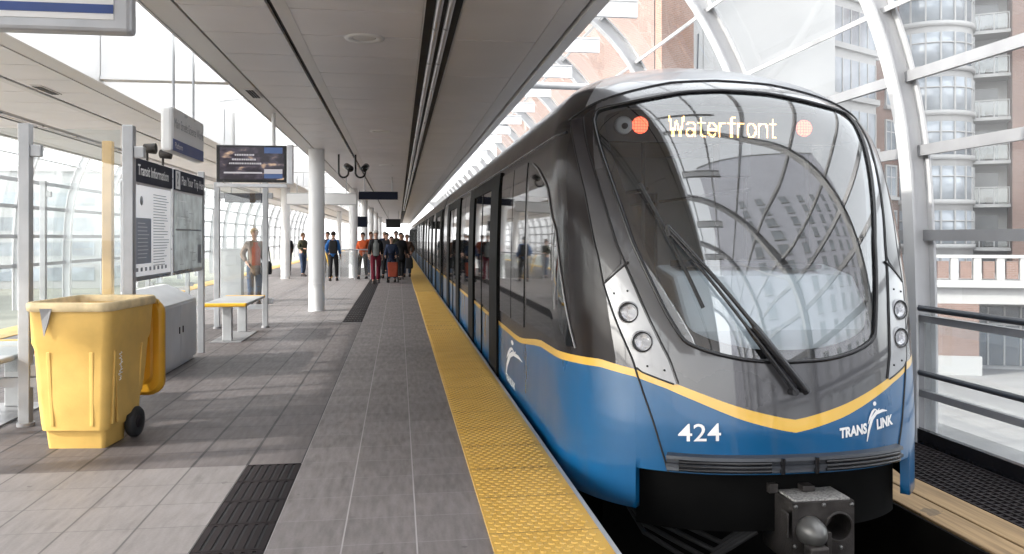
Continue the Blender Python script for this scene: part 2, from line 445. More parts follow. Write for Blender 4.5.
# drain grates
def grate_mb():
    mb = MB(); w = XS0-XD0-.012; l = .405-.008
    mb.box((-w/2,-l/2,-.018),(w/2,-l/2+.016,.003)); mb.box((-w/2,l/2-.016,-.018),(w/2,l/2,.003))
    n = 6
    for i in range(n+1):
        x = -w/2 + i*(w-.036)/n
        mb.box((x,-l/2+.0165,-.018),(x+.036,l/2-.0165,.002))
    return mb
M['grate'] = pm('drain_grate_iron', (.022,.018,.019), .7, 0, .3, 5, spec=.12)
g0 = grate_mb().build('drain_grate', M['grate'])
tag(g0,'dark slotted drain grate set flush in pale paving along the grey paver strip','drain grate','drain grates in the platform floor')
first = True
for a,b_ in ((1.0,5.95),(15.7,34.0)):
    y = b_-.2025
    while y > a:
        o = g0 if first else copy_tree(g0)
        first = False
        o.location = ((XD0+XS0)/2, y, 0)
        y -= .405
# track beds
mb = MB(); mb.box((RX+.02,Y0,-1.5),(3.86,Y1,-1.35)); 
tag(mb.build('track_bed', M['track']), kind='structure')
mb = MB(); mb.box((-10.9,Y0,-1.5),(LX,Y1,-1.35))
tag(mb.build('track_bed', M['board_concrete']), kind='structure')
for xc in (2.495,-8.2):
    for s in (-1,1):
        mb = MB(); x = xc+s*.7175
        mb.box((x-.07,Y0,-1.35),(x+.07,Y1,-1.33)); mb.box((x-.012,Y0,-1.33),(x+.012,Y1,-1.21)); mb.box((x-.036,Y0,-1.21),(x+.036,Y1,-1.175))
        side = ('left' if s<0 else 'right')
        tag(mb.build('running_rail', M['rail']), ('dark steel rail in the pit under the train, %s of the coupler' % side) if xc>0 else ('steel rail on the empty far track, %s one of the pair' % side),'rail','running rails')
    mb = MB(); mb.box((xc-.15,Y0,-1.35),(xc+.15,Y1,-1.26))
    tag(mb.build('reaction_rail', M['rail']), 'flat reaction plate between the rails %s' % ('under the train' if xc>0 else 'of the far empty track'),'rail')
# walkway right
mb = MB(); mb.box((3.86,Y0,-1.5),(5.34,Y1,-.56)); mb.box((5.34,Y0,-1.7),(5.7,Y1,-.52))
tag(mb.build('walkway', M['board_concrete']), kind='structure')
for i,(xa,xb) in enumerate(((3.88,4.13),(4.15,4.41))):
    mb = MB(); mb.box((xa,Y0,-.56),(xb,Y1,-.475))
    tag(mb.build('timber_plank', M['timber'], bevel=.008),['worn brown timber plank beside the track, nearer the train','worn brown timber plank beside the track, against the black grating'][i],'plank','timber planks by the track')
mb = MB()
y = 1.0
mb.box((4.43,Y0,-.56),(5.26,Y1,-.535))
while y < 16:
    mb.box((4.44,y,-.535),(5.25,y+.03,-.50)); y += .07
x = 4.46
while x < 5.25:
    mb.box((x,1,-.53),(x+.02,16,-.493)); x += .075
tag(mb.build('walkway_grating', M['grate']),'black metal grating of the walkway beyond the timber planks','grating')
mb = MB(); mb.box((5.27,Y0,-.56),(5.33,Y1,-.36))
tag(mb.build('toe_board', M['black_gloss']),'black kick board along the far side of the walkway grating','kick board')
mb = MB(); mb.box((3.835,Y0,-1.349),(3.858,Y1,-.485))  # dark plate added over the walkway side so the pit reads as shaded
tag(mb.build('pit_shade_plate', M['track']), kind='structure')
ra = empty('walkway_railing',(5.36,0,-.5))
for z,r_ in ((.87,.032),(.21,.03)):
    mb = MB(); mb.cyl((-.06,Y0,z+.5),(-.06,60,z+.5),r_,0,12); mb.build('handrail_tube', M['rail_blue'], ra)
for z in (.76,-.01):
    mb = MB(); mb.box((-.03,Y0,z+.465),(.02,60,z+.535)); mb.build('flat_rail', M['rail_grey'], ra)
for k in range(-5,14):
    mb = MB(); mb.box((-.03,7.85+3.6*k-.03,-.06),(.03,7.85+3.6*k+.03,1.26)); mb.build('post', M['rail_grey'], ra)
mb = MB(); mb.box((.045,Y0,.05),(.055,60,1.3)); mb.build('glass_pane', M['vault_glass'], ra)
tag(ra,'grey and dark railing with round handrails along the walkway right of the train','railing')

# ---------------------------------------------------------------- glass vault: ribs, purlins, glazing
MX = -2.85
PROF = [(5.50,-.55),(5.50,.6),(5.47,1.65),(5.41,2.5),(5.27,3.25),(5.00,4.05),(4.47,5.03),(3.85,5.72),(3.0,6.3),(1.9,6.72),(.6,6.98),(-1.2,7.12),(MX,7.15)]
def spline(ps, n):
    out = []
    P = [ps[0]]+list(ps)+[ps[-1]]
    for i in range(1,len(P)-2):
        for k in range(n):
            t = k/n; p0,p1,p2,p3 = P[i-1],P[i],P[i+1],P[i+2]
            out.append(tuple(.5*((2*p1[d])+(-p0[d]+p2[d])*t+(2*p0[d]-5*p1[d]+4*p2[d]-p3[d])*t*t+(-p0[d]+3*p1[d]-3*p2[d]+p3[d])*t**3) for d in range(len(ps[0]))))
    out.append(tuple(ps[-1])); return out
half = spline(PROF,4)
def normals(c):
    ns = []
    for i in range(len(c)):
        a,b = c[max(i-1,0)],c[min(i+1,len(c)-1)]
        d = Vector((b[0]-a[0],b[1]-a[1])).normalized(); ns.append((d[1],-d[0]))   # outward (right side)
    return ns
hn = normals(half)
def rib_mb():
    mb = MB()
    for sgn in (1,-1):
        def pt(i,off,y):
            x = half[i][0]+hn[i][0]*off; z = half[i][1]+hn[i][1]*off
            return (x if sgn>0 else 2*MX-x, y, z)
        N = len(half)
        for o0,o1,w in ((-.24,-.215,.09),(-.215,-.025,.012),(-.025,0,.09)):
            rings = [[pt(i,o0,-w),pt(i,o1,-w),pt(i,o1,w),pt(i,o0,w)] for i in range(N)]
            mb.loft(rings,0,False)
    return mb
RIBY = [7.85+3.6*k for k in range(-6,26)]
rib = rib_mb().build('arch_rib', M['white_steel'])
names = {7.85:'white curved steel arch rib standing just right of the train front',11.45:'white curved steel arch rib seen above the train roof, next behind the nearest'}
for i,y in enumerate(RIBY):
    o = rib if i==0 else rib.copy()
    if i: col.objects.link(o)
    o.location = (0,y,0)
    lab = None
    for k,v in names.items():
        if abs(k-y)<.01: lab = v
    tag(o, lab or 'white curved steel arch rib of the glass vault, one of the repeating row', 'arch rib','steel arch ribs of the glass vault')
import bisect
def prof_at(z):
    for i in range(len(half)-1):
        if half[i][1]<=z<=half[i+1][1]:
            f=(z-half[i][1])/(half[i+1][1]-half[i][1]); return half[i][0]+f*(half[i+1][0]-half[i][0]), hn[i]
PZ = [1.62,2.5,3.27,3.97,4.95,5.75,6.35,6.8]
PN = ['lowest','second lowest','third lowest','fourth','fifth','sixth','seventh','topmost']
for sgn in (1,-1):
    for j,z in enumerate(PZ + ([.75] if sgn<0 else [])):
        x,n_ = prof_at(z)
        mb = MB(); c0 = Vector((x+n_[0]*-.06,0,z+n_[1]*-.06))
        xx = c0.x if sgn>0 else 2*MX-c0.x
        mb.obox((xx,Y0,c0.z),(xx,Y1,c0.z),.05,.11,0,(n_[0]*-1 if sgn<0 else n_[0],0,n_[1]) if abs(n_[1])>.3 else (0,0,1))
        side = 'right glass vault beside the train' if sgn>0 else 'left glass vault beyond the shelter'
        nm = (PN+['at bench height'])[j]
        tag(mb.build('purlin', M['white_steel'] if z>3.6 else M['rail_grey']),'long glazing bar of the %s, %s' % (side,nm),'glazing bar','glazing bars of the vault')
for sgn in (1,-1):
    for i in range(len(RIBY)-1):
        mb = MB(); ya,yb = RIBY[i]+.05,RIBY[i+1]-.05
        rows = []
        for k in range(4,len(half)):
            x = half[k][0]+hn[k][0]*.02; z = half[k][1]+hn[k][1]*.02
            x = x if sgn>0 else 2*MX-x
            rows.append([(x,ya,z),(x,yb,z)])
        mb.grid(rows,0,True)
        tag(mb.build('vault_glazing', M['vault_glass']),'curved clear glass bay of the %s vault between two white ribs' % ('right' if sgn>0 else 'left'),'glass','glass bays of the %s vault' % ('right' if sgn>0 else 'left'))
# tie rods and diagonal braces of the right vault
for k,(y,lab) in enumerate(((11.45,'thin dark hanger rod rising from behind the train roof'),)):
    mb = MB(); mb.cyl((4.55,12.2,2.9),(4.6,12.2,4.75),.018,0,8); mb.cyl((4.55,12.2,2.86),(4.55,12.2,2.95),.05,0,10)
    tag(mb.build('hanger_rod', M['rail_blue']),lab,'rod')
def brace(a,b,lab):
    mb = MB(); mb.cyl(a,b,.028,0,8); tag(mb.build('brace_rod', M['white_steel']),lab,'brace','diagonal brace rods of the vault')
for i in range(2,4):
    ya,yb = RIBY[i],RIBY[i+1]
    xa,_ = prof_at(3.27); xb,_ = prof_at(5.75)
    up = i%2
    p,q = (xa-.12,ya,3.27),(xb-.08,yb,5.75)
    if up: p,q = (xb-.08,ya,5.75),(xa-.12,yb,3.27)
    near = RIBY[i]
    brace(p,q,'slender white brace rod crossing one bay of the right vault')
mb = MB(); mb.cyl((1.6,11.45,3.75),(5.0,11.45,3.72),.05,0,12)
tag(mb.build('tie_tube', M['white_steel']),'horizontal white tube crossing from canopy edge to the vault above the train','tube')

# ---------------------------------------------------------------- canopy
CZ = 3.5
def canopy(sgn):
    cn = empty('canopy',(0,0,0))
    def bx(mb,x0,x1,ya,yb,z0,z1,m=0):
        if sgn<0: x0,x1 = 2*MX-x1,2*MX-x0
        mb.box((x0,ya,z0),(x1,yb,z1),m)
    mb = MB(); bx(mb,-2.06,1.6,Y0,Y1,CZ+.045,CZ+.30,0); mb.build('backing', M['black'], cn)
    mb = MB(); y = Y0; off = .02
    ys = [7.0+.9*k for k in range(-23,126)]
    for k in range(len(ys)-1):
        ya,yb = ys[k],ys[k+1]
        bx(mb,-1.02,.205,ya+.009,yb-.009,CZ,CZ+.04)
        bx(mb,-1.79,-1.07,ya+.009,yb-.009,CZ,CZ+.04)
    for k in range(0,len(ys)-2,2):
        bx(mb,.545,1.325,ys[k]+.012,ys[k+2]-.012,CZ,CZ+.04)
    mb.build('ceiling_panels', M['ceiling'], cn, bevel=.003)
    mb = MB(); bx(mb,-2.06,-1.815,Y0,Y1,CZ,CZ+.04); bx(mb,1.33,1.525,Y0,Y1,CZ,CZ+.04); bx(mb,-1.018,-.90,Y0,Y1,CZ-.004,CZ-.0005)
    mb.build('edge_strip', M['ceiling_pale'], cn, bevel=.003)
    mb = MB(); bx(mb,1.56,1.67,Y0,Y1,CZ-.02,CZ+.32); bx(mb,-2.09,-2.063,Y0,Y1,CZ-.01,CZ+.85)
    mb.build('fascia', M['white'], cn, bevel=.004)
    # light slot
    mb = MB(); bx(mb,.21,.222,Y0,Y1,CZ-.012,CZ+.044); bx(mb,.53,.542,Y0,Y1,CZ-.012,CZ+.044)
    mb.build('slot_trim', M['ceiling_pale'], cn)
    mb = MB()
    for xo,r_ in ((.335,.032),(.43,.03)):
        x = xo if sgn>0 else 2*MX-xo
        y = -6.0
        while y < 60:
            mb.cyl((x,y,CZ+.012),(x,y+1.46,CZ+.012),r_,0,12); y += 1.5
    mb.build('slot_tubes', M['brushed'], cn)
    mb = MB(); bx(mb,-2.06,1.67,Y0,Y1,CZ+.33,CZ+.42); mb.build('roof_deck', M['white'], cn)
    n = 0
    y = 9.48*1.0-.35-1.8*6
    while y < 60:
        mb = MB(); bx(mb,1.675,2.72,y,y+.05,4.12,4.30); bx(mb,1.675,2.72,y-.02,y+.07,4.301,4.315)
        mb.build('roof_fin', M['white'], cn); y += 1.8
    tag(cn, 'grey panelled platform canopy with a dark light slot beside the train' if sgn>0 else 'pale panelled canopy on the far left over the shelter side','canopy','platform canopies')
    return cn
canopy(1); canopy(-1)
for y in (3.4,10.6,17.8,25.0,32.2,39.4,46.6,53.8):
    mb = MB(); mb.box((-3.60,y,CZ+.06),(-2.10,y+.12,CZ+.8)); mb.box((-3.60,y-.03,CZ+.02),(-2.10,y+.15,CZ+.059))
    tag(mb.build('skylight_beam', M['white'], bevel=.004),'white cross beam spanning the central skylight between the two canopies','beam','cross beams of the central skylight')
for i,y in enumerate((12.4,19.6,26.8)):
    mb = MB(); mb.cyl((-3.58,y,CZ+.62),(-2.12,y,CZ+.62),.05,0,12); mb.cyl((-2.7,y,CZ+.62),(-2.7,y-1.75,CZ+.62),.04,0,12)
    tag(mb.build('skylight_pipe', M['white']),['white pipe crossing the skylight nearest behind the first beam','white pipe crossing the skylight beyond the television','white pipe crossing the skylight far down the platform'][i],'pipe','pipes in the skylight')
# downlights
def downlight(x,y,lab):
    o = empty('ceiling_light',(x,y,CZ))
    mb = MB(); mb.lathe([(.11,0),(.125,-.012),(.185,-.012),(.19,0)],m=0,n=32,caps=False); mb.build('trim_ring', M['white'], o)
    mb = MB(); mb.lathe([(.0,-.004),(.10,-.004),(.11,-.0005)],n=24); mb.build('diffuser', M['ceiling_pale'], o)
    tag(o,lab,'ceiling light','round ceiling lights')
for i,y in enumerate((7.95,14.9,21.9,28.9,35.9)):
    downlight(-.32,y,['round white ceiling light nearest the camera, large in the grey panel','second round ceiling light along the canopy','third round ceiling light along the canopy','fourth round ceiling light, small beside the hanging sign','farthest round ceiling light along the canopy'][i])
def vent(x,y,lab):
    o = empty('ceiling_vent',(x,y,CZ))
    mb = MB(); mb.box((-.07,-.32,-.012),(.07,.32,-.001)); mb.build('frame', M['white'], o)
    mb = MB(); 
    for k in range(3): mb.box((-.05+k*.035,-.29,-.018),(-.025+k*.035,.29,-.0125))
    mb.build('slats', M['black'], o); tag(o,lab,'vent','ceiling slot vents')
vent(-1.9,11.2,'dark slot vent in the canopy edge left of the round light')
vent(-4.5,11.3,'dark slot vent in the pale left canopy above the shelter')
# columns
cmb = MB(); cmb.cyl((0,0,0),(0,0,CZ),.172,0,32); cmb.lathe([(.174,.0),(.178,.0),(.178,.02),(.174,.02)],n=32)
cmb.lathe([(.1735,.58),(.176,.582),(.176,.60),(.1735,.602)],n=32)
first = None
lab_near = 'thick round white column nearest the camera in the middle of the platform'
for i,(x,y) in enumerate([(-1.76,18.2-14.4*1.0-14.4),(-1.76,18.2),(-1.76,32.8),(-1.76,43.5),(-1.76,54),(-1.76,66),(-1.76,80),(-4.3,32.4),(-4.3,46.8),(-4.3,61.2)]):
    if first is None: o = first = cmb.build('column', M['column'])
    else: o = first.copy(); col.objects.link(o)
    o.location = (x,y,0)
    lab = 'round white column standing far down the platform in a row'
    if i==0: lab = 'round white column behind the camera'
    if i==1: lab = lab_near
    if i==2: lab = 'white column beside the man in maroon trousers and the orange jacket'
    if i==7: lab = 'white column on the left beside the glass stair balustrade'
    tag(o, lab, 'column','round white platform columns')
bpy.data.objects.remove(first); 

# ---------------------------------------------------------------- lettering
def text_mesh(txt, size, bold=0, shear=0, spacing=1.0, align='LEFT', sx=1.0):
    cu = bpy.data.curves.new('lettering','FONT'); cu.body = txt; cu.size = size; cu.align_x = align; cu.shear = shear; cu.space_character = spacing
    cu.offset = bold; cu.resolution_u = 3
    o = bpy.data.objects.new('lettering', cu); col.objects.link(o)
    bpy.context.view_layer.update()
    me = bpy.data.meshes.new_from_object(o.evaluated_get(bpy.context.evaluated_depsgraph_get()))
    bpy.data.objects.remove(o); bpy.data.curves.remove(cu)
    vs = [(v.co.x*sx,v.co.y) for v in me.vertices]; fs = [tuple(p.vertices) for p in me.polygons]
    bpy.data.meshes.remove(me)
    return vs, fs
def flat_text(name, txt, size, mat, parent, place, bold=0, **kw):
    vs, fs = text_mesh(txt, size, bold, **kw)
    mb = MB(); mb.add([place(a,b) for a,b in vs], fs)
    return mb.build(name, mat, parent, fixn=False)

# ---------------------------------------------------------------- TRAIN
XC = 2.495
TP = dict(w0=1.325,zr=2.1293,zt=3.1053,pr=2.5858,y0=4.8992,k1=.1233,k2=.0432,b0=1.2438,b1=-.1316,n=2.4203,tum=.0185)
def wz(z):
    p = TP; t = min(max((z-p['zr'])/(p['zt']-p['zr']),0),1)
    w = (p['w0']-p['tum']*max(z-.9,0)**2)*max(1-t**p['pr'],0)**(1/p['pr'])
    return w, t
OFF = [(.80,0),(1.1,-.045),(1.55,-.095),(2.55,-.095),(3.0,0)]
def lerp(tab, v):
    if v <= tab[0][0]: return tab[0][1]
    for (a,fa),(b,fb) in zip(tab,tab[1:]):
        if v <= b: return fa+(fb-fa)*(v-a)/(b-a)
    return tab[-1][1]
def S(phi, z, off=0.0):
    k = min(max((1.5-abs(phi))/.6,0),1); k = k*k*(3-2*k)
    return S0(phi+lerp(OFF,z)*k, z, off)
def S0(phi, z, off=0.0):
    p = TP; w,t = wz(z); h = max(z-.36,0)
    yf = p['y0']+p['k1']*h+p['k2']*h**3+.9*t**4
    b = p['b0']+p['b1']*h
    s,c = math.sin(phi), math.cos(phi)
    x = XC+w*math.copysign(abs(s)**(2/p['n']),s); y = yf+b*(1-max(c,0)**(2/p['n']))
    v = Vector((x,y,z))
    if off:
        e = 1e-3
        a = S0(min(phi+e,math.pi/2),z)-S0(max(phi-e,-math.pi/2),z); u = S0(phi,min(z+e,3.10))-S0(phi,z-e)
        n = a.cross(u)
        if n.length > 1e-12: v = v + n.normalized()*off
    return v
def phi_of(x, z):
    w,_ = wz(z); r = min(abs(x)/w,1); return math.copysign(math.asin(r**(TP['n']/2)), x)
def lerp(tab, v):
    if v <= tab[0][0]: return tab[0][1]
    for (a,fa),(b,fb) in zip(tab,tab[1:]):
        if v <= b: return fa+(fb-fa)*(v-a)/(b-a)
    return tab[-1][1]
# features: (z, phi) for the pillar lines, (phi, z) for outlines
L0 = [(.10,.560),(.42,.645),(.70,.730),(1.0,.815),(1.275,.880),(1.475,.895),(1.94,.990),(2.3,1.10),(2.5,1.19)]
L1 = [(.60,.47),(.655,.495),(.96,.575),(1.27,.655),(1.43,.700),(1.67,.765),(2.1,.880),(2.5,.990)]
GLO = spline([(0,.80),(.14,.812),(.28,.850),(.38,.893),(.435,.935),(.470,1.02),(.525,1.20),(.635,1.60),(.78,2.11),(.872,2.46)],4)
GHI = spline([(0,2.685),(.2,2.668),(.36,2.635),(.59,2.588),(.76,2.562),(.85,2.535),(.872,2.46)],4)
SLO = [(0,.36),(.2,.445),(.40,.55),(.56,.625),(.74,.685),(.99,.722),(1.25,.715),(1.45,.705),(1.5708,.70)]
SHI = [(0,.44),(.2,.520),(.40,.612),(.56,.680),(.74,.733),(.99,.775),(1.25,.768),(1.45,.76),(1.5708,.755)]
def s_lo(p): return lerp(SLO,abs(p))
def s_hi(p): return lerp(SHI,abs(p))
GP = .872
def bot(p):
    p = abs(p)
    if p < .75: return .10
    return -.165
ROOF = [(0,2.80),(.3,2.775),(.6,2.70),(.85,2.63),(1.0,2.575),(1.22,2.50),(1.4,2.42),(1.5708,2.40)]
def r_line(p): return lerp(ROOF,abs(p))
ZTOP = 3.1053
def arange(a,b,n): return [a+(b-a)*i/n for i in range(n+1)]
PHIS = arange(-math.pi/2,-GP,22)[:-1]+arange(-GP,GP,56)+arange(GP,math.pi/2,22)[1:]
def band(mb, phis, lo, hi, nz, m, off=0, pw=1.0):
    rows = []
    for i in range(nz+1):
        t = (i/nz)**pw
        rows.append([S(p, lo(p)+(hi(p)-lo(p))*t, off) for p in phis])
    mb.grid(rows, m)
train = empty('train',(XC,5.0,-1.2))
TINV = Matrix.Translation((-XC,-5.0,1.2))
def tb(mb, name, mats, parent=train, **kw):
    root = parent
    mb.v = [(x-XC,y-5.0,z+1.2) for x,y,z in mb.v]
    return mb.build(name, mats, root, **kw)
P_blue = [[p for p in arange(-math.pi/2,-.75,22)], [p for p in arange(-.7499,.7499,40)], [p for p in arange(.75,math.pi/2,22)]]
mb = MB()
for i,ph in enumerate(P_blue):
    if i==1: band(mb,ph,lambda p:.10,s_lo,8,0)
    else: band(mb,ph,lambda p:-.165,s_lo,10,0)
for ph in P_blue: band(mb,ph,s_lo,s_hi,2,1)
glo = lambda p: lerp(GLO,abs(p)); ghi = lambda p: lerp(GHI,abs(p))
side_l = [p for p in PHIS if p <= -GP+1e-6]; side_r = [p for p in PHIS if p >= GP-1e-6]; mid = [p for p in PHIS if abs(p) <= GP+1e-6]
def blend(lo,hi): return lambda p: hi(p)
for ph in (side_l,side_r):
    band(mb,ph,s_hi,r_line,40,2)
band(mb,mid,s_hi,glo,16,3)
band(mb,mid,ghi,r_line,5,3)
for ph,mm in (([p for p in PHIS if p<=-1.0],2),([p for p in PHIS if abs(p)<=1.0],4),([p for p in PHIS if p>=1.0],2)):
    ph = ([-1.0] if mm==4 else [])+ph+([1.0] if mm==4 else [])
    if mm==2: ph = ph+[-1.0] if ph[0]<0 else [1.0]+ph
    band(mb,ph,r_line,lambda p: ZTOP-.0005,24,mm,pw=.8)
# skirt inner faces (thickness)
for ph in (P_blue[0],P_blue[2]):
    rows = [[S(p,-.165) for p in ph],[S(p,-.165,-.06) for p in ph],[S(p,.12,-.06) for p in ph]]
    mb.grid(rows,5)
for sg in (-1,1):
    mb.grid([[S(sg*.75,z),S(sg*.75,z,-.06)] for z in arange(-.165,.10,4)],0)
# straight side of each car
def zlist(y):
    f = min(max((8.15-y)/1.75,0),1); f = f*f*(3-2*f)
    lo = .565+.135*f; hi = lo+.05+.005*f
    return arange(-.165,lo,6)+[hi]+arange(hi,2.40,20)[1:]+[2.40+(ZTOP-.0005-2.40)*(i/18)**.7 for i in range(1,19)]
zs = zlist(20)
def side_rows(mb, sgn, ya, yb, first):
    ysq = [None,6.7,7.0,7.3,7.6,7.9,8.2,yb] if first else [ya,yb]
    for q0,q1 in zip(ysq,ysq[1:]):
        za,zb_ = zlist(6.3 if q0 is None else q0),zlist(q1)
        for k in range(len(za)-1):
            m = 0 if k<6 else 1 if k<7 else 2 if k<42 else 4
            def P(z,y):
                v = S(sgn*math.pi/2,z); return (v.x, v.y if y is None else max(y,v.y) if first else y, z)
            q = [P(za[k],q0),P(zb_[k],q1),P(zb_[k+1],q1),P(za[k+1],q0)]
            mb.add(q,[(0,1,2,3) if sgn<0 else (3,2,1,0)],m,True)
CAR = [(5.0,21.6)]+[(22.2+17.2*k,22.2+17.2*k+16.6) for k in range(4)]
for ci,(ya,yb) in enumerate(CAR):
    for sg in (-1,1): side_rows(mb,sg,ya,yb,ci==0)
body = tb(mb,'body_shell',[M['blue'],M['stripe'],M['body_dark'],M['chin'],M['roof'],M['undercar']],fixn=False,weld=.0006)
bm = bmesh.new(); bm.from_mesh(body.data); bmesh.ops.recalc_face_normals(bm,faces=bm.faces); bm.to_mesh(body.data); bm.free()
# car ends and gangways
for ci,(ya,yb) in enumerate(CAR):
    mb = MB()
    prof = [(S(-math.pi/2,z).x+.03,z) for z in zs]+[(S(math.pi/2,z).x-.03,z) for z in zs[::-1]]
    mb.prism(prof[:-1],yb-.06,yb+.62,'y')
    tb(mb,'gangway',M['cab_dark'])
# underframe: dark floor & bogie volume
mb = MB(); mb.box((XC-1.2,6.6,-.45),(XC+1.2,CAR[-1][1],-.17)); mb.box((XC-.9,6.3,-1.1),(XC+.9,8.4,-.45)); mb.box((XC-.76,5.5,-.02),(XC+.76,6.6,.12))
tb(mb,'underframe',M['undercar'])
# windscreen
mb = MB(); band(mb,[p*.9995 for p in mid],lambda p: glo(p)+.002,lambda p: ghi(p)-.002,40,0,off=-.004)
ws = tb(mb,'windscreen',M['windscreen'],fixn=False)
# black border behind the glass edge
def inset(p): return .045
mb = MB()
g2lo = lambda p: lerp(GLO,min(abs(p)/.93,GP))
bl = []
rows_o, rows_i = [], []
loop = [(p,glo(p)) for p in arange(-GP,GP,120)] + [(p,ghi(p)) for p in arange(GP,-GP,120)][1:-1]
cz = 1.75
def shrink(p,z):
    dz_ = .075 if z<1.2 else .05
    k = .90
    zz = z + (dz_ if z<1.4 and abs(p)<.5 else 0) - (.035 if z>2.5 else 0)
    return (p*k, zz)
rows = [[S(p,z,-.008) for p,z in loop+[loop[0]]],[S(*shrink(p,z),-.008) for p,z in loop+[loop[0]]]]
mb.grid(rows,0); tb(mb,'windscreen_border',M['black_gloss'],ws)
mb = MB(); mb.tube([S(p,z,.004) for p,z in loop],.014,0,8,True); tb(mb,'windscreen_gasket',M['black_gloss'])
# second outline: seam of the frame band with roof cap
mb = MB(); mb.tube([S(p,r_line(p),.003) for p in arange(-1.22,1.22,80)],.009,0,8); tb(mb,'roof_seam',M['black_gloss'])
# pillar panels, light panels, seams
def zpanel(mb, zlist, pa, pb, n, off, m=0):
    rows = []
    for z in zlist:
        a,b_ = pa(z),pb(z)
        rows.append([S(a+(b_-a)*j/n,z,off) for j in range(n+1)])
    mb.grid(rows,m)
    return rows
l0 = lambda z: lerp(L0,z); l1 = lambda z: lerp(L1,z)
for sg in (-1,1):
    mb = MB(); zpanel(mb,arange(1.30,2.50,30),lambda z: sg*(l0(z)-.012),lambda z: sg*(l0(z)-.012-(l0(z)-l1(z)-.024)*min(1,max(0.02,(z-1.30)/.14))),6,.006)
    tb(mb,'pillar_panel',M['pillar'])
    # headlight panel polygon: rows between z .64 and 1.43
    def pa(z): # outer edge
        if z>1.285: return l0(1.285)-(l0(1.285)-l1(1.43)+.012)*(z-1.285)/(1.43-1.285)-.012
        if z<.745: return lerp([(.655,.52),(.72,.70),(.745,l0(.745)-.012)],z)
        return l0(z)-.012
    def pb(z): return l1(z)+.012 if z<1.41 else min(l1(z)+.012,pa(z)-.002)
    mb = MB(); zl = arange(.655,.745,6)+arange(.745,1.285,18)[1:]+arange(1.285,1.43,6)[1:]
    ro = zpanel(mb,zl,lambda z: sg*pa(z),lambda z: sg*pb(z),8,.007)
    lp = tb(mb,'headlight_panel',M['light_panel'])
    for zc,fr in ((1.10,.50),(.915,.52)):
        pc = sg*(pa(zc)+(pb(zc)-pa(zc))*fr); c0 = S(pc,zc,.004)
        n_ = (S(pc,zc,.05)-S(pc,zc,0)).normalized()
        fwd = (n_*.6+Vector((0,-1,0))*.6).normalized()
        q = fwd.to_track_quat('Z','Y').to_matrix()
        def ring(prof, mat, name, parent, nn=24):
            m2 = MB(); m2.lathe(prof,n=nn,caps=False); m2.v = [tuple(c0+q@Vector(v)) for v in m2.v]; return tb(m2,name,mat,parent)
        h = ring([(.0,-.03),(.044,-.03),(.058,.012),(.062,.022),(.070,.022),(.074,.0),(.076,-.02)],M['light_panel'],'headlight',lp)
        ring([(.058,.020),(.058,.026),(.066,.026),(.066,.020)],M['black_gloss'],'bezel',h)
        ring([(.0,.001),(.02,.003),(.046,.016)],M['reflector'],'reflector',h)
        ring([(.0,.034),(.03,.028),(.055,.02)],M['lens'],'lens',h)
        ring([(.0,.030),(.012,.026),(.014,.004)],M['lens'],'bulb',h,12)
    for z,f in ((1.22,.25),(1.24,.75),(.76,.35),(.74,.8)):
        mb = MB(); c = S(sg*(pa(z)+(pb(z)-pa(z))*f),z,.008); mb.lathe([(0,-.004),(.007,-.004),(.007,.003),(0,.003)],c,'y',0,8)
        tb(mb,'fixing',M['black'],lp)
    mb = MB(); mb.tube([S(sg*l0(z),z,.002) for z in arange(.10,2.50,60)]+[S(sg*(l0(2.5)-.01),r_line(1.2)+.01,.002)],.0065,0,8)
    mb.tube([S(sg*l1(z),z,.002) for z in arange(.66,2.50,60)],.0055,0,8)
    mb.tube([S(sg*(pa(z)),z,.006) for z in arange(1.285,1.43,10)],.008,0,8)
    mb.tube([S(sg*(pa(z)),z,.006) for z in arange(.655,.745,10)],.006,0,8)
    tb(mb,'panel_seam',M['black'])
# cant rail line and side pieces
for sg in (-1,1):
    mb = MB(); pts = [S(sg*p,2.40,.003) for p in arange(1.24,math.pi/2,14)]; e = pts[-1]
    pts += [Vector((e.x,y,e.z)) for y in (8,12,21.6)]
    mb.tube(pts,.010,0,8); tb(mb,'cant_rail_seam',M['black_gloss'])
# side windows and doors
def sx(sg,z,off): return S(sg*math.pi/2,z).x+sg*off
def side_patch(mb, sg, ya, yb, za, zb, off, th=.004, m=0, nz=8):
    rows = []
    for z in arange(za,zb,nz): rows.append([(sx(sg,z,off),ya,z),(sx(sg,z,off),yb,z)])
    mb.grid(rows,m)
    for e in (0,1): mb.grid([[r[e],(r[e][0]-sg*th*3,r[e][1],r[e][2])] for r in rows],m,False)
    for r in (rows[0],rows[-1]): mb.grid([r,[(p[0]-sg*th*3,p[1],p[2]) for p in r]],m,False)
def door(ya,yb,sg):
    mb = MB()
    w = .80
    for a,b_ in ((ya,ya+w),(yb-w,yb)): 
        side_patch(mb,sg,a,b_,-.05,2.36,.028,.012,0,10)
    side_patch(mb,sg,ya+w,yb-w,2.2,2.36,.024,.012,0,2)
    side_patch(mb,sg,(ya+yb)/2-.035,(ya+yb)/2+.035,-.04,2.2,.014,.006,0,8)
    d = tb(mb,'door_frame',M['door_black'])
    for a,b_ in ((ya+w,(ya+yb)/2-.035),((ya+yb)/2+.035,yb-w)):
        mb = MB(); side_patch(mb,sg,a+.012,b_-.012,.66,2.19,.009,.003,0,8); tb(mb,'door_glass',M['window'],d)
def window(ya,yb,sg):
    mb = MB(); side_patch(mb,sg,ya,yb,.75,2.30,.007,.003,0,10); tb(mb,'side_window',M['window'])
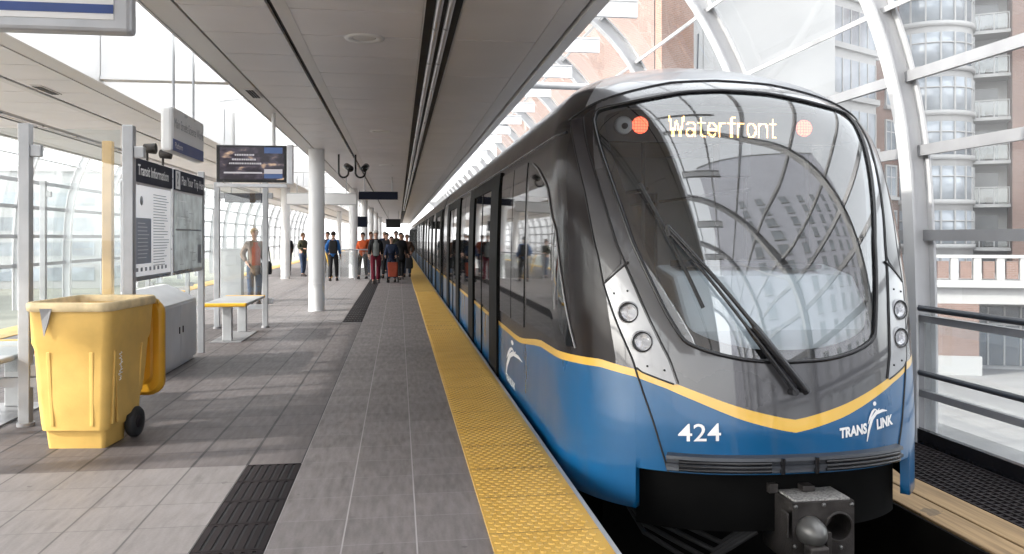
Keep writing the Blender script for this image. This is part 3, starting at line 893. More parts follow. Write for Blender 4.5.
for ci,(ya,yb) in enumerate(CAR):
    base = 9.60 if ci==0 else ya+.25
    y = base; k = 0
    while y+3.2 < yb:
        if k%2==0:
            for sg in ((-1,1) if ci==0 else (-1,)): door(y,min(y+3.95,yb-.1),sg)
            y += 3.95
        else:
            e_ = min(y+2.25,yb-.1)
            window(y+.03,(y+e_)/2-.02,-1); window((y+e_)/2+.02,e_-.03,-1); y += 2.25
        k += 1
window(7.62,8.48,-1); window(8.52,9.45,-1)
window(7.2,9.4,1)
# curved black glass on the nose flank
FL = [(.82,1.66),(1.2,1.50),(1.65,1.30),(2.0,.95),(2.18,.50),(2.26,.16)]
def along(q, z, off):       # distance forward along the flank from y = 7.45
    v = S(-math.pi/2,z,0)
    L = 7.45-v.y
    if q <= L: return Vector((v.x-off,7.45-q,z))
    return S(-math.pi/2+(q-L),z,off)
mb = MB(); rows=[]; edge=[]
for z in arange(.82,2.26,26):
    e = lerp(FL,z); rows.append([along(e*j/16,z,.006) for j in range(17)]); edge.append(along(e,z,.007))
mb.grid(rows,0)
fw = tb(mb,'flank_window',M['window'])
mb = MB(); mb.tube(edge,.007,0,6); tb(mb,'flank_trim',M['rail_grey'],fw)
# bumper
mb = MB()
zb = [.225,.215,.195,.19,.17,.165,.145,.14,.12,.105]
ob = [.00,.045,.05,.03,.03,.05,.05,.03,.035,.00]
rows = [[S(p,z,o) for p in arange(-.565,.565,44)] for z,o in zip(zb,ob)]
mb.grid(rows,0,False)
for e in (0,-1): mb.add([r[e] for r in rows],[tuple(range(len(rows)))])
bu = tb(mb,'bumper',M['rail_blue'])
for p in (-.05,.05):
    mb = MB(); mb.obox(S(p,.215,.05),S(p,.115,.05),.03,.02); tb(mb,'bumper_block',M['black_gloss'],bu)
for z in (.18,.155,.132):
    for a,b_ in ((-.50,-.09),(.09,.53)):
        mb = MB(); mb.tube([S(p,z,.044) for p in arange(a,b_,18)],.011,0,8); tb(mb,'bumper_ridge',M['black_gloss'],bu)
# lower void behind the bumper
mb = MB(); mb.grid([[S(p,z,-.12) for p in arange(-.8,.8,24)] for z in (-.3,.10)],0); tb(mb,'valance',M['undercar'])
# coupler
cp_x, cp_y = 2.615, 4.78
mb = MB()
def plate_with_hole(mb,x0,x1,z0,z1,y,cx,cz,r,m=0,n=32):
    outer=[]; inner=[]
    for j in range(n):
        a = 2*math.pi*j/n; dx,dz = math.cos(a),math.sin(a)
        k = min(((x1-cx) if dx>0 else (x0-cx))/dx if abs(dx)>1e-9 else 1e9, ((z1-cz) if dz>0 else (z0-cz))/dz if abs(dz)>1e-9 else 1e9)
        outer.append((cx+dx*k,y,cz+dz*k)); inner.append((cx+dx*r,y,cz+dz*r))
    mb.add(outer+inner,[(j,(j+1)%n,(j+1)%n+n,j+n) for j in range(n)],m)
    deep = [(p[0],y+.22,p[2]) for p in inner]
    mb.add(inner+deep,[(j,(j+1)%n,(j+1)%n+n,j+n) for j in range(n)],m,True); mb.add(deep,[tuple(range(n))],m)
cx0,cx1,cz0,cz1 = cp_x-.205,cp_x+.205,-.44,-.045
plate_with_hole(mb,cp_x,cx1,cz0,cz1,cp_y,cp_x+.102,-.205,.082)
plate_with_hole(mb,cx0,cp_x,cz0,cz1,cp_y,cp_x-.095,-.215,.09)
mb.box((cx0,cp_y+.001,cz1-.015),(cx1,cp_y+.42,cz1)); mb.box((cx0,cp_y+.001,cz0),(cx1,cp_y+.42,cz0+.02))
mb.box((cx0,cp_y+.001,cz0+.021),(cx0+.02,cp_y+.42,cz1-.016)); mb.box((cx1-.02,cp_y+.001,cz0+.021),(cx1,cp_y+.42,cz1-.016))
mb.box((cp_x-.12,cp_y+.42,-.33),(cp_x+.12,6.4,-.12))
cpl = tb(mb,'coupler',M['coupler'])
mb = MB(); mb.lathe([(.089,.02),(.089,-.02),(.082,-.07),(.062,-.115),(.03,-.14),(0,-.145)],(cp_x-.095,cp_y,-.215),'y',0,28)
tb(mb,'coupler_cone',M['cone_steel'],cpl)
mb = MB(); mb.box((cx0+.02,cp_y+.02,cz1+.001),(cx1-.02,cp_y+.36,cz1+.012)); tb(mb,'coupler_plate',M['speckle'],cpl)
for a,b_ in (((cp_x-.05,cp_y+.16,cz1+.013),(cp_x+.03,cp_y+.24,cz1+.05)),((cp_x-.26,cp_y+.2,cz1),(cp_x-.2,cp_y+.3,cz1+.06)),((cp_x-.18,cp_y+.25,cz1+.013),(cp_x-.12,cp_y+.3,cz1+.05)),((cp_x-.03,cp_y-.10,-.34),(cp_x+.0,cp_y+.0,-.2)),((cp_x-.25,cp_y-.02,-.25),(cp_x-.236,cp_y+.06,-.1))):
    mb = MB(); mb.box(a,b_); tb(mb,'coupler_latch',M['coupler'],cpl,bevel=.004)
for x,z in ((-.185,-.055),(-.185,-.41),(.185,-.055),(.185,-.41),(0,-.05),(0,-.38),(.112,-.32),(-.19,-.3)):
    mb = MB(); mb.lathe([(0,-.014),(.012,-.012),(.014,0)],(cp_x+x,cp_y,z-.012),'y',0,8); tb(mb,'bolt',M['cone_steel'],cpl)
mb = MB(); mb.lathe([(.083,-.008),(.09,-.012),(.096,0)],(cp_x+.102,cp_y,-.205),'y',0,32,True,False); tb(mb,'socket_rim',M['coupler'],cpl)
mb = MB(); mb.box((cp_x-.165,cp_y-.16,-.34),(cp_x-.045,cp_y-.06,-.27)); tb(mb,'cone_bracket',M['coupler'],cpl,bevel=.012)
mb = MB()
for k in range(4):
    mb.tube([(cp_x-.24-.02*k,cp_y+.3,-.2-.04*k),(cp_x-.5-.05*k,cp_y+.4,-.42-.05*k),(cp_x-.9,5.6,-.3-.06*k),(cp_x-1.0,6.4,-.2)],.018,0,8)
tb(mb,'coupler_hose',M['rubber'],cpl)
# cab interior
mb = MB()
mb.box((XC-1.16,5.62,-.0),(XC+1.16,9.0,.04))
tb(mb,'cab_floor',M['cab_dark'])
mb = MB()
con = [(5.10,.62),(5.10,1.02),(5.42,1.34),(5.80,1.40),(5.80,.3)]
xs = (XC-.62,XC+.72)
con = [(5.13,.78),(5.16,.98),(5.46,1.33),(5.86,1.40),(5.86,.3),(5.3,.3)]
mb.prism(con,xs[0],xs[1],'x'); tb(mb,'console',M['cab'],bevel=.03)
mb = MB(); mb.box((xs[0]+.1,5.60,1.385),(xs[1]-.5,5.8,1.43)); mb.box((XC+.2,5.5,1.37),(XC+.5,5.78,1.40)); tb(mb,'console_desk',M['cab_dark'])
mb = MB(); mb.box((XC-1.15,9.0,.05),(XC-.42,9.1,2.5)); mb.box((XC+.42,9.0,.05),(XC+1.15,9.1,2.5)); mb.box((XC-.42,9.0,2.1),(XC+.42,9.1,2.5)); tb(mb,'partition',M['cab'])
mb = MB(); mb.box((XC-.85,6.25,2.60),(XC+.85,20,2.64)); tb(mb,'cab_ceiling',M['cab'])
for sg in (-1,1):
    mb = MB(); mb.box((XC+sg*1.12-.02,6.9,.05),(XC+sg*1.12+.02,9.0,2.55)); tb(mb,'cab_wall',M['cab_dark'])
    mb = MB()
    for k in range(3):
        y = 6.9+k*.62
        mb.box((XC+sg*.85-.22,y,.42),(XC+sg*.85+.22,y+.45,.52)); mb.box((XC+sg*.85-.22,y+.40,.52),(XC+sg*.85+.22,y+.48,1.05))
    tb(mb,'passenger_seat',M['seat_fabric'],bevel=.03)
    mb = MB(); mb.cyl((XC+sg*.45,6.7,.05),(XC+sg*.45,6.7,2.55),.018,0,10); mb.cyl((XC+sg*.45,6.6,2.0),(XC+sg*.45,12,2.0),.016,0,10); tb(mb,'grab_pole',M['cab_dark'])
# destination display and lamps behind the glass
mb = MB(); mb.box((XC-.98,6.08,2.33),(XC+.98,6.16,2.575)); tb(mb,'destination_display',M['black'])
disp = [o for o in train.children if o.name.startswith('destination_display')][0]
def arc(cx,cy,rx,ry,a0,a1,n=10): return [(cx+rx*math.cos(R(a0+(a1-a0)*i/n)),cy+ry*math.sin(R(a0+(a1-a0)*i/n))) for i in range(n+1)]
GL = {'W':(5.6,[[(0,7.4),(1.3,0),(2.8,5.8),(4.3,0),(5.6,7.4)]]),
 'a':(3.6,[arc(1.7,3.6,1.7,1.6,150,0)+[(3.4,0)],arc(1.6,1.4,1.6,1.4,0,360,16),[(1.6,2.8),(3.4,2.8)]]),
 't':(2.6,[[(1,6.8),(1,1.1)]+arc(2.0,1.1,1.0,1.1,180,290,6),[(0,5.1),(2.5,5.1)]]),
 'e':(3.6,[arc(1.75,2.6,1.75,2.6,0,320,18),[(0,2.6),(3.5,2.6)]]),
 'r':(2.5,[[(0,5.2),(0,0)],arc(1.7,3.5,1.7,1.7,180,75,7)]),
 'f':(2.6,[[(1,0),(1,6)]+arc(2.1,6.1,1.1,1.3,180,75,6),[(0,5.1),(2.4,5.1)]]),
 'o':(3.6,[arc(1.75,2.6,1.75,2.6,0,360,18)]),
 'n':(3.4,[[(0,5.2),(0,0)],arc(1.65,3.4,1.65,1.8,180,0,10)+[(3.3,0)]])}
segs=[]; xx=0
for ch in 'Waterfront':
    w_,st_ = GL[ch]
    for pl in st_:
        segs += [((xx+p[0],p[1]),(xx+q[0],q[1])) for p,q in zip(pl,pl[1:])]
    xx += w_+1.15
xx -= 1.15; U = .87/xx; pit = .0115
mb = MB()
for i in range(int(xx*U/pit)+1):
    for j in range(int(7.6*U/pit)+1):
        x,z = i*pit,j*pit; dmin = 9
        for (p,q) in segs:
            px_,pz_,qx_,qz_ = p[0]*U,p[1]*U,q[0]*U,q[1]*U
            dx,dz = qx_-px_,qz_-pz_; L2 = dx*dx+dz*dz
            t_ = 0 if L2==0 else min(max(((x-px_)*dx+(z-pz_)*dz)/L2,0),1)
            dmin = min(dmin,(x-px_-dx*t_)**2+(z-pz_-dz*t_)**2)
        if dmin < .0080**2:
            c_ = (XC-.435+x,2.378+z); mb.add([(c_[0]+.0052*math.cos(a),6.0715,c_[1]+.0052*math.sin(a)) for a in [math.pi*k/4 for k in range(8)]],[tuple(range(8))])
o_ = tb(mb,'destination_text',M['led'],disp,fixn=False)
o_['kind'] = 'stuff'
for sg in (-1,1):
    mb = MB(); mb.lathe([(0,-.012),(.045,-.010),(.062,0),(.065,.012)],(XC+sg*.665,6.065,2.455),'y',0,24); tb(mb,'marker_lamp',M['lamp_red'],disp)
mb = MB(); mb.lathe([(0,-.03),(.02,-.028),(.024,0)],(XC-.80,6.03,2.44),'y',1,16); mb.lathe([(0,-.012),(.05,-.01),(.068,.0),(.07,.03)],(XC-.80,6.045,2.45),'y',0,24); tb(mb,'cab_camera',[M['sign_white'],M['black']],disp)
mb = MB(); mb.box((XC-.12,5.86,2.05),(XC+.13,6.0,2.30)); tb(mb,'cab_monitor',M['cab_dark'],bevel=.01)
# wiper: two parallel arms and a blade
wp = empty('wiper'); wp.parent = train
def sp(x,z,off): return S0(phi_of(x,z),z,off)
def wtube(pts, r_, nm, mat):
    mb = MB(); mb.tube(pts,r_,0,8); return tb(mb,nm,mat,wp)
def line(a,b_,n,off): return [sp(a[0]+(b_[0]-a[0])*i/n,a[1]+(b_[1]-a[1])*i/n,off) for i in range(n+1)]
wtube(line((.045,.63),(-.72,1.66),14,.055),[.022]*6+[.014]*9,'arm',M['black_gloss'])
wtube(line((-.02,.62),(-.70,1.60),14,.055),[.018]*6+[.010]*9,'arm',M['black_gloss'])
wtube(line((.06,.61),(-.26,1.02),10,.062),.026,'arm_sleeve',M['black_gloss'])
wtube(line((-.85,1.95),(-.55,1.14),14,.03),.013,'blade',M['black'])
wtube([sp(-.72,1.66,.055),sp(-.71,1.60,.035)],.02,'joint',M['black_gloss'])
for x,z in ((.045,.63),(-.02,.615)):
    wtube([sp(x,z,0),sp(x,z,.07)],.024,'pivot',M['black_gloss'])
# lettering on the nose
def nose_text(txt,size,cx,cz,width,mat,name,bold=.0,shear=0,tilt=0,sx=1):
    vs,fs = text_mesh(txt,size,bold,shear=shear,align='CENTER')
    x0,x1 = min(a for a,b_ in vs),max(a for a,b_ in vs); k = width/(x1-x0)
    y0_,y1_ = min(b_ for a,b_ in vs),max(b_ for a,b_ in vs)
    mb = MB(); out=[]
    for a,b_ in vs:
        xx = cx+(a-(x0+x1)/2)*k; zz = cz+(b_-(y0_+y1_)/2)*1.0+tilt*(xx-cx); out.append(sp(xx,zz,.006))
    mb.add(out,fs); return tb(mb,name,mat,fixn=False)
nose_text('424',.155,-.605,.362,.25,M['decal'],'fleet_number',bold=.001,tilt=.06)
nose_text('TRANS',.085,.405,.352,.21,M['decal'],'operator_lettering',bold=.004,tilt=.09)
nose_text('LINK',.085,.67,.385,.15,M['decal'],'operator_lettering',bold=.004,tilt=.12)
def swoosh(place):
    mb = MB()
    def ribbon(c,ws):
        rows=[]
        for i,(x,z) in enumerate(c):
            a=c[max(i-1,0)]; b_=c[min(i+1,len(c)-1)]; d=Vector((b_[0]-a[0],b_[1]-a[1])).normalized(); n_=(-d[1],d[0]); w=ws[i]
            rows.append([place(x+n_[0]*w,z+n_[1]*w),place(x-n_[0]*w,z-n_[1]*w)])
        mb.grid(rows,0)
    ribbon([(-.055,-.10),(-.04,-.03),(-.01,.04),(.03,.075),(.09,.085),(.13,.08)],[.003,.009,.012,.012,.009,.002])
    ribbon([(-.045,.01),(-.025,.05),(.0,.085),(.02,.10)],[.002,.007,.009,.006])
    ribbon([(.02,.10),(.045,.085),(.06,.10)],[.005,.005,.003])
    cc=[(.022+.014*math.cos(a),.135+.014*math.sin(a)) for a in [2*math.pi*j/12 for j in range(12)]]
    mb.add([place(x,z) for x,z in cc],[tuple(range(12))])
    return mb
tb(swoosh(lambda x,z: sp(.565+x,.375+z,.006)),'runner_emblem',M['decal'],fixn=False)
tb(swoosh(lambda x,z: (sx(-1,.27+z*1.75,.004),8.55-x*6.5,.27+z*1.75)),'runner_emblem',M['decal'],fixn=False)
vs,fs = text_mesh('TRANSLINK',.10,.003,align='CENTER')
mb = MB(); mb.add([(sx(-1,.05+b_,.004),8.55-a*1.3,.05+b_) for a,b_ in vs],fs); tb(mb,'operator_lettering',M['decal'],fixn=False)
# roof gear
tag(train,'blue and dark grey metro train with yellow stripe standing at the platform edge','train')

# ---------------------------------------------------------------- yellow wheeled bin
def bin_cart():
    o = empty('wheeled_bin',(-2.42,6.58,0),R(-7))
    def ring(w,y0_,y1_,z,r_=.05): return [(x,y,z) for x,y in rrect(w,y1_-y0_,r_,4,0,(y0_+y1_)/2)]
    mb = MB()
    mb.loft([ring(.43,.02,.36,0,.03),ring(.45,.0,.38,.145,.03)],0,True)
    secs = [(.50,-.03,.40,.145),(.515,-.035,.47,.21),(.535,-.05,.60,.36),(.555,-.06,.64,.55),(.575,-.07,.66,.76),(.60,-.085,.675,.80),(.615,-.10,.71,1.06)]
    outer = [ring(w,a,b_,z,.06) for w,a,b_,z in secs]
    mb.loft(outer,0,True,True,False)
    inner = [ring(w-.03,a+.015,b_-.015,z,.05) for w,a,b_,z in secs[::-1]]
    mb.loft([outer[-1],ring(.60,-.09,.70,1.061,.05)]+inner,0,True,False,True)
    # embossed panels
    for sg in (-1,1):
        mb.prism([(.10,.18),(.42,.22),(.56,.44),(.58,.72),(.06,.74)],sg*.262,sg*.2805,'x')
    body_ = mb.build('body', M['bin'], o, bevel=.008)
    mb = MB()
    out = [ring(.635,-.12,.735,1.045,.08),ring(.65,-.13,.745,1.06,.08),ring(.65,-.13,.745,1.10,.08),ring(.63,-.115,.73,1.115,.08),ring(.60,-.09,.70,1.112,.06),ring(.592,-.085,.695,1.05,.06)]
    mb.loft(out,0,True,False,False); mb.build('rim', M['bin_rim'], o)
    # lid hanging behind
    mb = MB(); 
    def lr(w,h,y,r_): return [(x,y,.66+zz) for x,zz in rrect(w,h,r_,5)]
    mb.loft([lr(.60,.76,.80,.10),lr(.66,.82,.815,.12),lr(.66,.82,.87,.12),lr(.60,.76,.91,.10)],0,True)
    ld = mb.build('lid', M['bin_lid'], o)
    mb = MB(); mb.loft([lr(.46,.60,.792,.08),lr(.50,.64,.80,.08)],0,True); mb.build('lid_recess', M['bin_lid'], ld)
    for sg in (-1,1):
        for y in (.03,.50):
            m2 = MB(); m2.obox((sg*.262,y*.9+.02,.18),(sg*.290,y,.74),.018,.03,0,(0,1,0)); m2.build('rib',M['bin'],o,bevel=.006)
    for x in (-.16,.16):
        m2 = MB(); m2.obox((x*.92,-.030,.18),(x,-.066,.74),.03,.02,0,(0,1,0)); m2.build('rib',M['bin'],o,bevel=.006)
    mb = MB(); mb.cyl((-.30,.80,1.05),(.30,.80,1.05),.018,0,10)
    for x in (-.27,.27): mb.obox((x,.72,1.07),(x,.81,1.05),.04,.04)
    mb.build('handle', M['bin'], o)
    for sg in (-1,1):
        mb = MB(); mb.lathe([(.0,-.03),(.05,-.03),(.06,-.035),(.108,-.035),(.12,-.02),(.12,.02),(.108,.035),(.06,.035),(.05,.03),(0,.03)],(sg*.275,.40,.12),'x',0,28)
        w_ = mb.build('wheel', M['rubber'], o)
        mb = MB(); mb.lathe([(0,-.037),(.045,-.036),(.05,-.03),(.05,.03),(.045,.036),(0,.037)],(sg*.275,.40,.12),'x',0,16); mb.build('hub', M['grate'], w_)
    mb = MB(); mb.cyl((-.27,.40,.12),(.27,.40,.12),.014,0,8); mb.build('axle', M['grate'], o)
    mb = MB(); 
    mb.add([(-.19,-.132,1.07),(-.10,-.133,1.07),(-.13,-.118,.97),(-.17,-.112,.86),(-.185,-.115,.98)],[(0,1,2,3,4)])
    mb.add([(-.19,-.136,1.07),(-.10,-.137,1.07),(-.13,-.112,.97),(-.17,-.106,.86),(-.185,-.109,.98)],[(0,1,2,3,4)])
    mb.build('torn_strap', M['rail_grey'], o)
    mb = MB(); random.seed(3)
    mb.tube([(.2815+.004*(k%2),.10+random.random()*.07,.50+k*.008) for k in range(28)],.004,0,5); mb.build('scuff_marks', M['paper'], o)
    tag(o,'large yellow wheeled refuse bin, open, with its lid hanging behind','bin')
bin_cart()

# ---------------------------------------------------------------- shelter: windscreens, board, cabinet, benches
def screen(y, xs_, lab):
    o = empty('glass_windscreen',(0,y,0))
    for x in xs_:
        mb = MB(); mb.box((x-.045,-.045,.02),(x+.045,.045,2.56)); p = mb.build('post', M['steel'], o, bevel=.006)
        mb = MB(); mb.cyl((x,0,0),(x,0,.03),.07,0,16); mb.build('foot', M['rail_grey'], p)
        for z in (.42,2.28):
            mb = MB(); mb.box((x+.045,-.03,z),(x+.13,.03,z+.10)); mb.build('clamp', M['steel'], p, bevel=.008)
    for a,b_ in zip(xs_,xs_[1:]):
        mb = MB(); mb.box((a+.07,-.006,.46),(b_-.07,.006,2.52)); mb.build('pane', M['glass'], o)
        mb = MB(); mb.box((a+.045,-.03,.33),(b_-.045,.03,.41)); mb.build('bottom_rail', M['steel'], o)
    tag(o,lab,'windscreen','glass windscreens of the shelter')
screen(7.45,[-6.0,-4.7,-3.13,-2.30],'near glass windscreen between steel posts behind the yellow bin')
screen(14.95,[-6.0,-4.7,-3.15,-2.33],'far glass windscreen between steel posts in front of the standing woman')
screen(20.5,[-5.9,-5.0],'small glass windscreen on the left beyond the standing woman')
def board():
    bx_ = -2.70; o = empty('information_board',(bx_,0,0))
    ya,yb = 8.75,11.75; ym = (ya+yb)/2-.02
    for y in (ya-.06,yb+.06):
        mb = MB(); mb.box((-.04,y-.035,0),(.04,y+.035,2.5)); mb.build('post', M['steel'], o, bevel=.005)
    for n_,(a,b_) in enumerate(((ya,ym-.05),(ym+.05,yb))):
        mb = MB(); mb.box((-.02,a,1.14),(.03,b_,2.42)); pn = mb.build('panel', M['brushed'], o, bevel=.006)
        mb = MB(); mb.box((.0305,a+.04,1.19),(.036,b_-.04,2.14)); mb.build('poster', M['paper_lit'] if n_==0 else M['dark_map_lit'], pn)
        mb = MB(); mb.box((.0305,a+.01,2.17),(.048,b_-.01,2.41)); hd = mb.build('header', M['navy'], pn)
        tx = ['Transit Information','Plan Your Trip Here'][n_]
        off = .12 if n_==0 else .30
        flat_text('header_lettering',tx,.155,M['decal'],hd,lambda p,q: (.0495,a+off+p*.93,2.245+q),bold=.002,sx=1.0)
        if n_==1:
            mb = MB(); mb.box((.0485,a+.03,2.18),(.050,a+.24,2.40)); mb.build('query_plate', M['decal'], hd)
            flat_text('query_mark','?',.22,M['ink'],hd,lambda p,q: (.052,a+.08+p,2.22+q),bold=.006)
        mb = MB(); random.seed(11+n_)
        if n_==0:
            mb.box((.0365,a+.10,1.32),(.0372,a+.62,1.80),1)
            for k in range(26):
                z = 2.06-k*.031; mb.box((.0365,a+.70,z),(.0372,a+.70+random.uniform(.4,.62),z+.008),0)
            for k in range(10):
                z = 1.74-k*.04; mb.box((.0375,a+.15,z),(.0380,a+.15+random.uniform(.25,.42),z+.008),2)
            for k in range(8): mb.box((.0365,a+.1+k*.15,1.24),(.0372,a+.17+k*.15,1.28),0)
            mb.lathe([(0,0),(.05,0),(.05,.0008)],(.0365,a+.28,1.98),'x',0,16)
        else:
            for k in range(34):
                y = a+.1+random.random()*1.2; z = 1.25+random.random()*.8
                if k%2: mb.box((.0365,y,z),(.0372,min(y+random.uniform(.05,.4),b_-.06),z+.006),0 if k%3 else 2)
                else: mb.box((.0365,y,z),(.0372,y+.006,min(z+random.uniform(.05,.4),2.12)),2)
            mb.box((.0365,b_-.3,1.25),(.0372,b_-.1,1.5),0); mb.box((.0365,a+.08,1.68),(.0372,b_-.1,1.70),0)
        mb.build('print', [M['grey_ink'],M['paper_grey'],M['paper']], pn)
    for y in (9.35,9.95):
        mb = MB(); mb.lathe([(.03,-.07),(.05,-.06),(.06,.06),(.05,.065),(0,.04)],(.03,y,2.56),'x',0,16); mb.cyl((-.0,y,2.42),(-.0,y,2.56),.014,0,8); mb.build('spot_lamp', M['coupler'], o)
    tag(o,'transit information board with dark headers and posters behind the bin','information board')
board()
def cabinet():
    o = empty('storage_cabinet',(-2.66,9.76,0))
    mb = MB(); mb.prism([(0,.05),(0,.80),(-.36,.98),(-.44,.98),(-.44,.05)],0,1.58,'y'); mb.box((-.42,.03,0),(-.03,1.55,.05))
    mb.build('body', M['cabinet'], o, bevel=.006)
    for a in (.02,.80):
        mb = MB(); mb.box((.001,a,.08),(.010,a+.76,.77)); d = mb.build('door', M['cabinet'], o, bevel=.003)
        mb = MB(); mb.box((.011,a+(.68 if a<.5 else .06),.42),(.02,a+(.70 if a<.5 else .08),.50)); mb.build('latch', M['grate'], d)
    tag(o,'low grey metal cabinet with sloping top and two doors under the information board','cabinet')
cabinet()
def bench(x0,x1,y0_,y1_,lab):
    o = empty('bench',((x0+x1)/2,(y0_+y1_)/2,0)); w=(x1-x0)/2; l=(y1_-y0_)/2
    mb = MB(); mb.box((-w,-l+.10,.555),(w,l-.10,.60)); mb.build('seat', M['bench_grey'], o, bevel=.012)
    for s in (-1,1):
        mb = MB(); mb.box((-w,s*l-(0 if s>0 else -.0)-(.098 if s>0 else 0),.55),(w,s*l+(0 if s>0 else .098),.604)); mb.build('end_cap', M['bench_yellow'], o, bevel=.015)
        mb = MB(); mb.box((-.07,s*(l-.30)-.05,.012),(.07,s*(l-.30)+.05,.555)); mb.build('leg', M['bench_grey'], o, bevel=.01)
    mb = MB(); mb.box((-w*.7,-l+.15,0),(w*.7,l-.15,.012)); mb.build('base_plate', M['rail_grey'], o)
    tag(o,lab,'bench','platform benches with yellow ends')
bench(-2.92,-2.27,12.75,14.55,'grey bench with yellow end at the far windscreen beyond the cabinet')
bench(-3.95,-3.22,6.75,8.6,'grey bench with yellow end at the left edge behind the bin')
mb = MB(); mb.box((-3.42,10.1,0),(-3.31,10.2,2.72)); tag(mb.build('orange_post', M['orange_post'], bevel=.01),'tall flat orange post behind the shelter glass','post')
mb = MB(); mb.box((-4.35,20.95,.02),(-3.85,21.35,1.28)); mb.box((-4.36,20.94,1.281),(-3.84,21.36,1.32)); mb.box((-4.25,20.94,.9),(-3.95,20.949,1.15))
tag(mb.build('grey_cabinet', M['cabinet'], bevel=.015),'upright grey cabinet behind glass beside the standing woman','cabinet')

# ---------------------------------------------------------------- hanging signs, television, cameras
def hang_sign_front():
    o = empty('hanging_sign',(-2.05,4.45,2.7))
    mb = MB(); mb.box((-1.4,-.055,-.06),(.70,.055,.52)); mb.build('frame', M['steel'], o, bevel=.02)
    mb = MB(); mb.box((-1.36,-.060,.0),(.62,-.0555,.48)); mb.build('face', M['sign_white'], o)
    mb = MB(); mb.box((-1.36,-.064,.03),(.62,-.0605,.075)); mb.build('blue_band', M['sign_blue'], o)
    for x in (-1.1,.4):
        mb = MB(); mb.cyl((x,0,.52),(x,0,.86),.015,0,8); mb.build('hanger', M['steel'], o)
    tag(o,'large white hanging sign with blue line, cut off at the top left corner','sign')
hang_sign_front()
def hang_sign_side():
    o = empty('hanging_sign',(-2.22,8.95,2.43))
    mb = MB(); mb.box((-.055,-.66,0),(.055,.64,.44)); mb.build('frame', M['white'], o, bevel=.03)
    mb = MB(); mb.box((.056,-.63,.13),(.059,.61,.43)); mb.build('face', M['sign_white'], o)
    mb = MB(); mb.box((.0565,-.63,.01),(.0595,.61,.125)); bl_ = mb.build('blue_band', M['sign_blue'], o)
    flat_text('lettering','Main Street-Science World',.135,M['grey_ink'],o,lambda p,q: (.061,-.60+p*.80,.24+q))
    flat_text('lettering','Platform',.085,M['decal'],bl_,lambda p,q: (.0615,-.58+p,.04+q))
    for y in (-.4,.4):
        mb = MB(); mb.cyl((0,y,.44),(0,y,1.40),.014,0,8); mb.build('hanger', M['steel'], o)
    tag(o,'white hanging station name sign with blue lower band above the board','sign')
hang_sign_side()
def tv():
    o = empty('television_screen',(-2.19,12.85,2.43))
    mb = MB(); mb.box((-.53,0,0),(.50,.10,.56),0); mb.build('housing', M['black_gloss'], o, bevel=.008)
    mb = MB(); mb.box((.505,-.01,-.02),(.59,.14,.58)); mb.box((-.53,.02,-.075),(.50,.12,-.02)); mb.build('bracket', M['brushed'], o, bevel=.006)
    m,t,b_ = new_mat('screen_picture'); f = noise(t,4,3,(1,1,2.4)); b_.inputs['Base Color'].default_value=(.01,.01,.01,1)
    cr = nd(t,'ShaderNodeValToRGB'); t.links.new(f,cr.inputs[0]); e = cr.color_ramp.elements
    e[0].position=.48; e[0].color=(.010,.008,.012,1); e[1].position=.75; e[1].color=(.40,.27,.17,1); x_=e.new(.58); x_.color=(.03,.025,.035,1)
    t.links.new(cr.outputs[0],b_.inputs['Emission Color']); b_.inputs['Emission Strength'].default_value=.8; b_.inputs['Roughness'].default_value=.1
    mb = MB(); mb.box((-.48,-.006,.04),(.46,-.0005,.53)); sc = mb.build('display', m, o)
    wm = emit('screen_white',(.45,.43,.45),.35); bmx = emit('screen_blue',(.04,.07,.16),.5)
    mb = MB()
    for k,(a,b2,z) in enumerate(((-.26,.0,.40),(-.30,.04,.33),(-.34,.10,.27))):
        x = a
        random.seed(k+5)
        while x < b2:
            w = random.uniform(.012,.03); mb.box((x,-.009,z),(x+w,-.0065,z+.026),0); x += w+.008
    mb.box((.17,-.009,.13),(.44,-.0065,.20),0); mb.box((.17,-.009,.06),(.44,-.0065,.125),1); mb.box((.17,-.009,.44),(.44,-.0065,.53),1); mb.box((-.42,-.009,.13),(.14,-.0065,.155),0)
    mb.build('caption', [wm,bmx], sc)
    for x in (-.3,.3):
        mb = MB(); mb.cyl((x,.06,.56),(x,.06,1.06),.03,0,10); mb.build('hanger', M['white'], o)
    tag(o,'black television screen hanging below the skylight showing a dark advert','television')
tv()
def bar_sign(x0,x1,y,z0,z1,mat,lab,face=None,txt=None):
    o = empty('hanging_sign',((x0+x1)/2,y,z0)); w=(x1-x0)/2
    mb = MB(); mb.box((-w,-.05,0),(w,.05,z1-z0)); mb.build('box', mat, o, bevel=.01)
    for s in (-.7,.7):
        mb = MB(); mb.cyl((s*w,0,z1-z0),(s*w,0,CZ+.02-z0),.012,0,8); mb.build('hanger', M['steel'], o)
    if face: mb = MB(); mb.box((-w+.02,-.054,.03),(w-.02,-.0505,z1-z0-.03)); mb.build('face', face, o)
    tag(o,lab,'sign')
bar_sign(-3.45,-1.30,26.2,2.60,2.97,M['white_steel'],'long white hanging sign crossing behind the nearest column',M['sign_white'])
bar_sign(-1.24,-.02,26.2,2.78,3.03,M['navy'],'dark blank hanging sign right of the white one')
bar_sign(-4.5,-3.45,22.3,2.50,2.75,M['navy'],'dark hanging sign below the television on the left')
bar_sign(-.9,.15,60,1.98+.3,2.6+.3,M['black'],'small black hanging box far down the platform')
bar_sign(-1.62,-1.25,33.5,2.0,2.42,M['navy'],'small dark sign beside the column above the orange jacket')
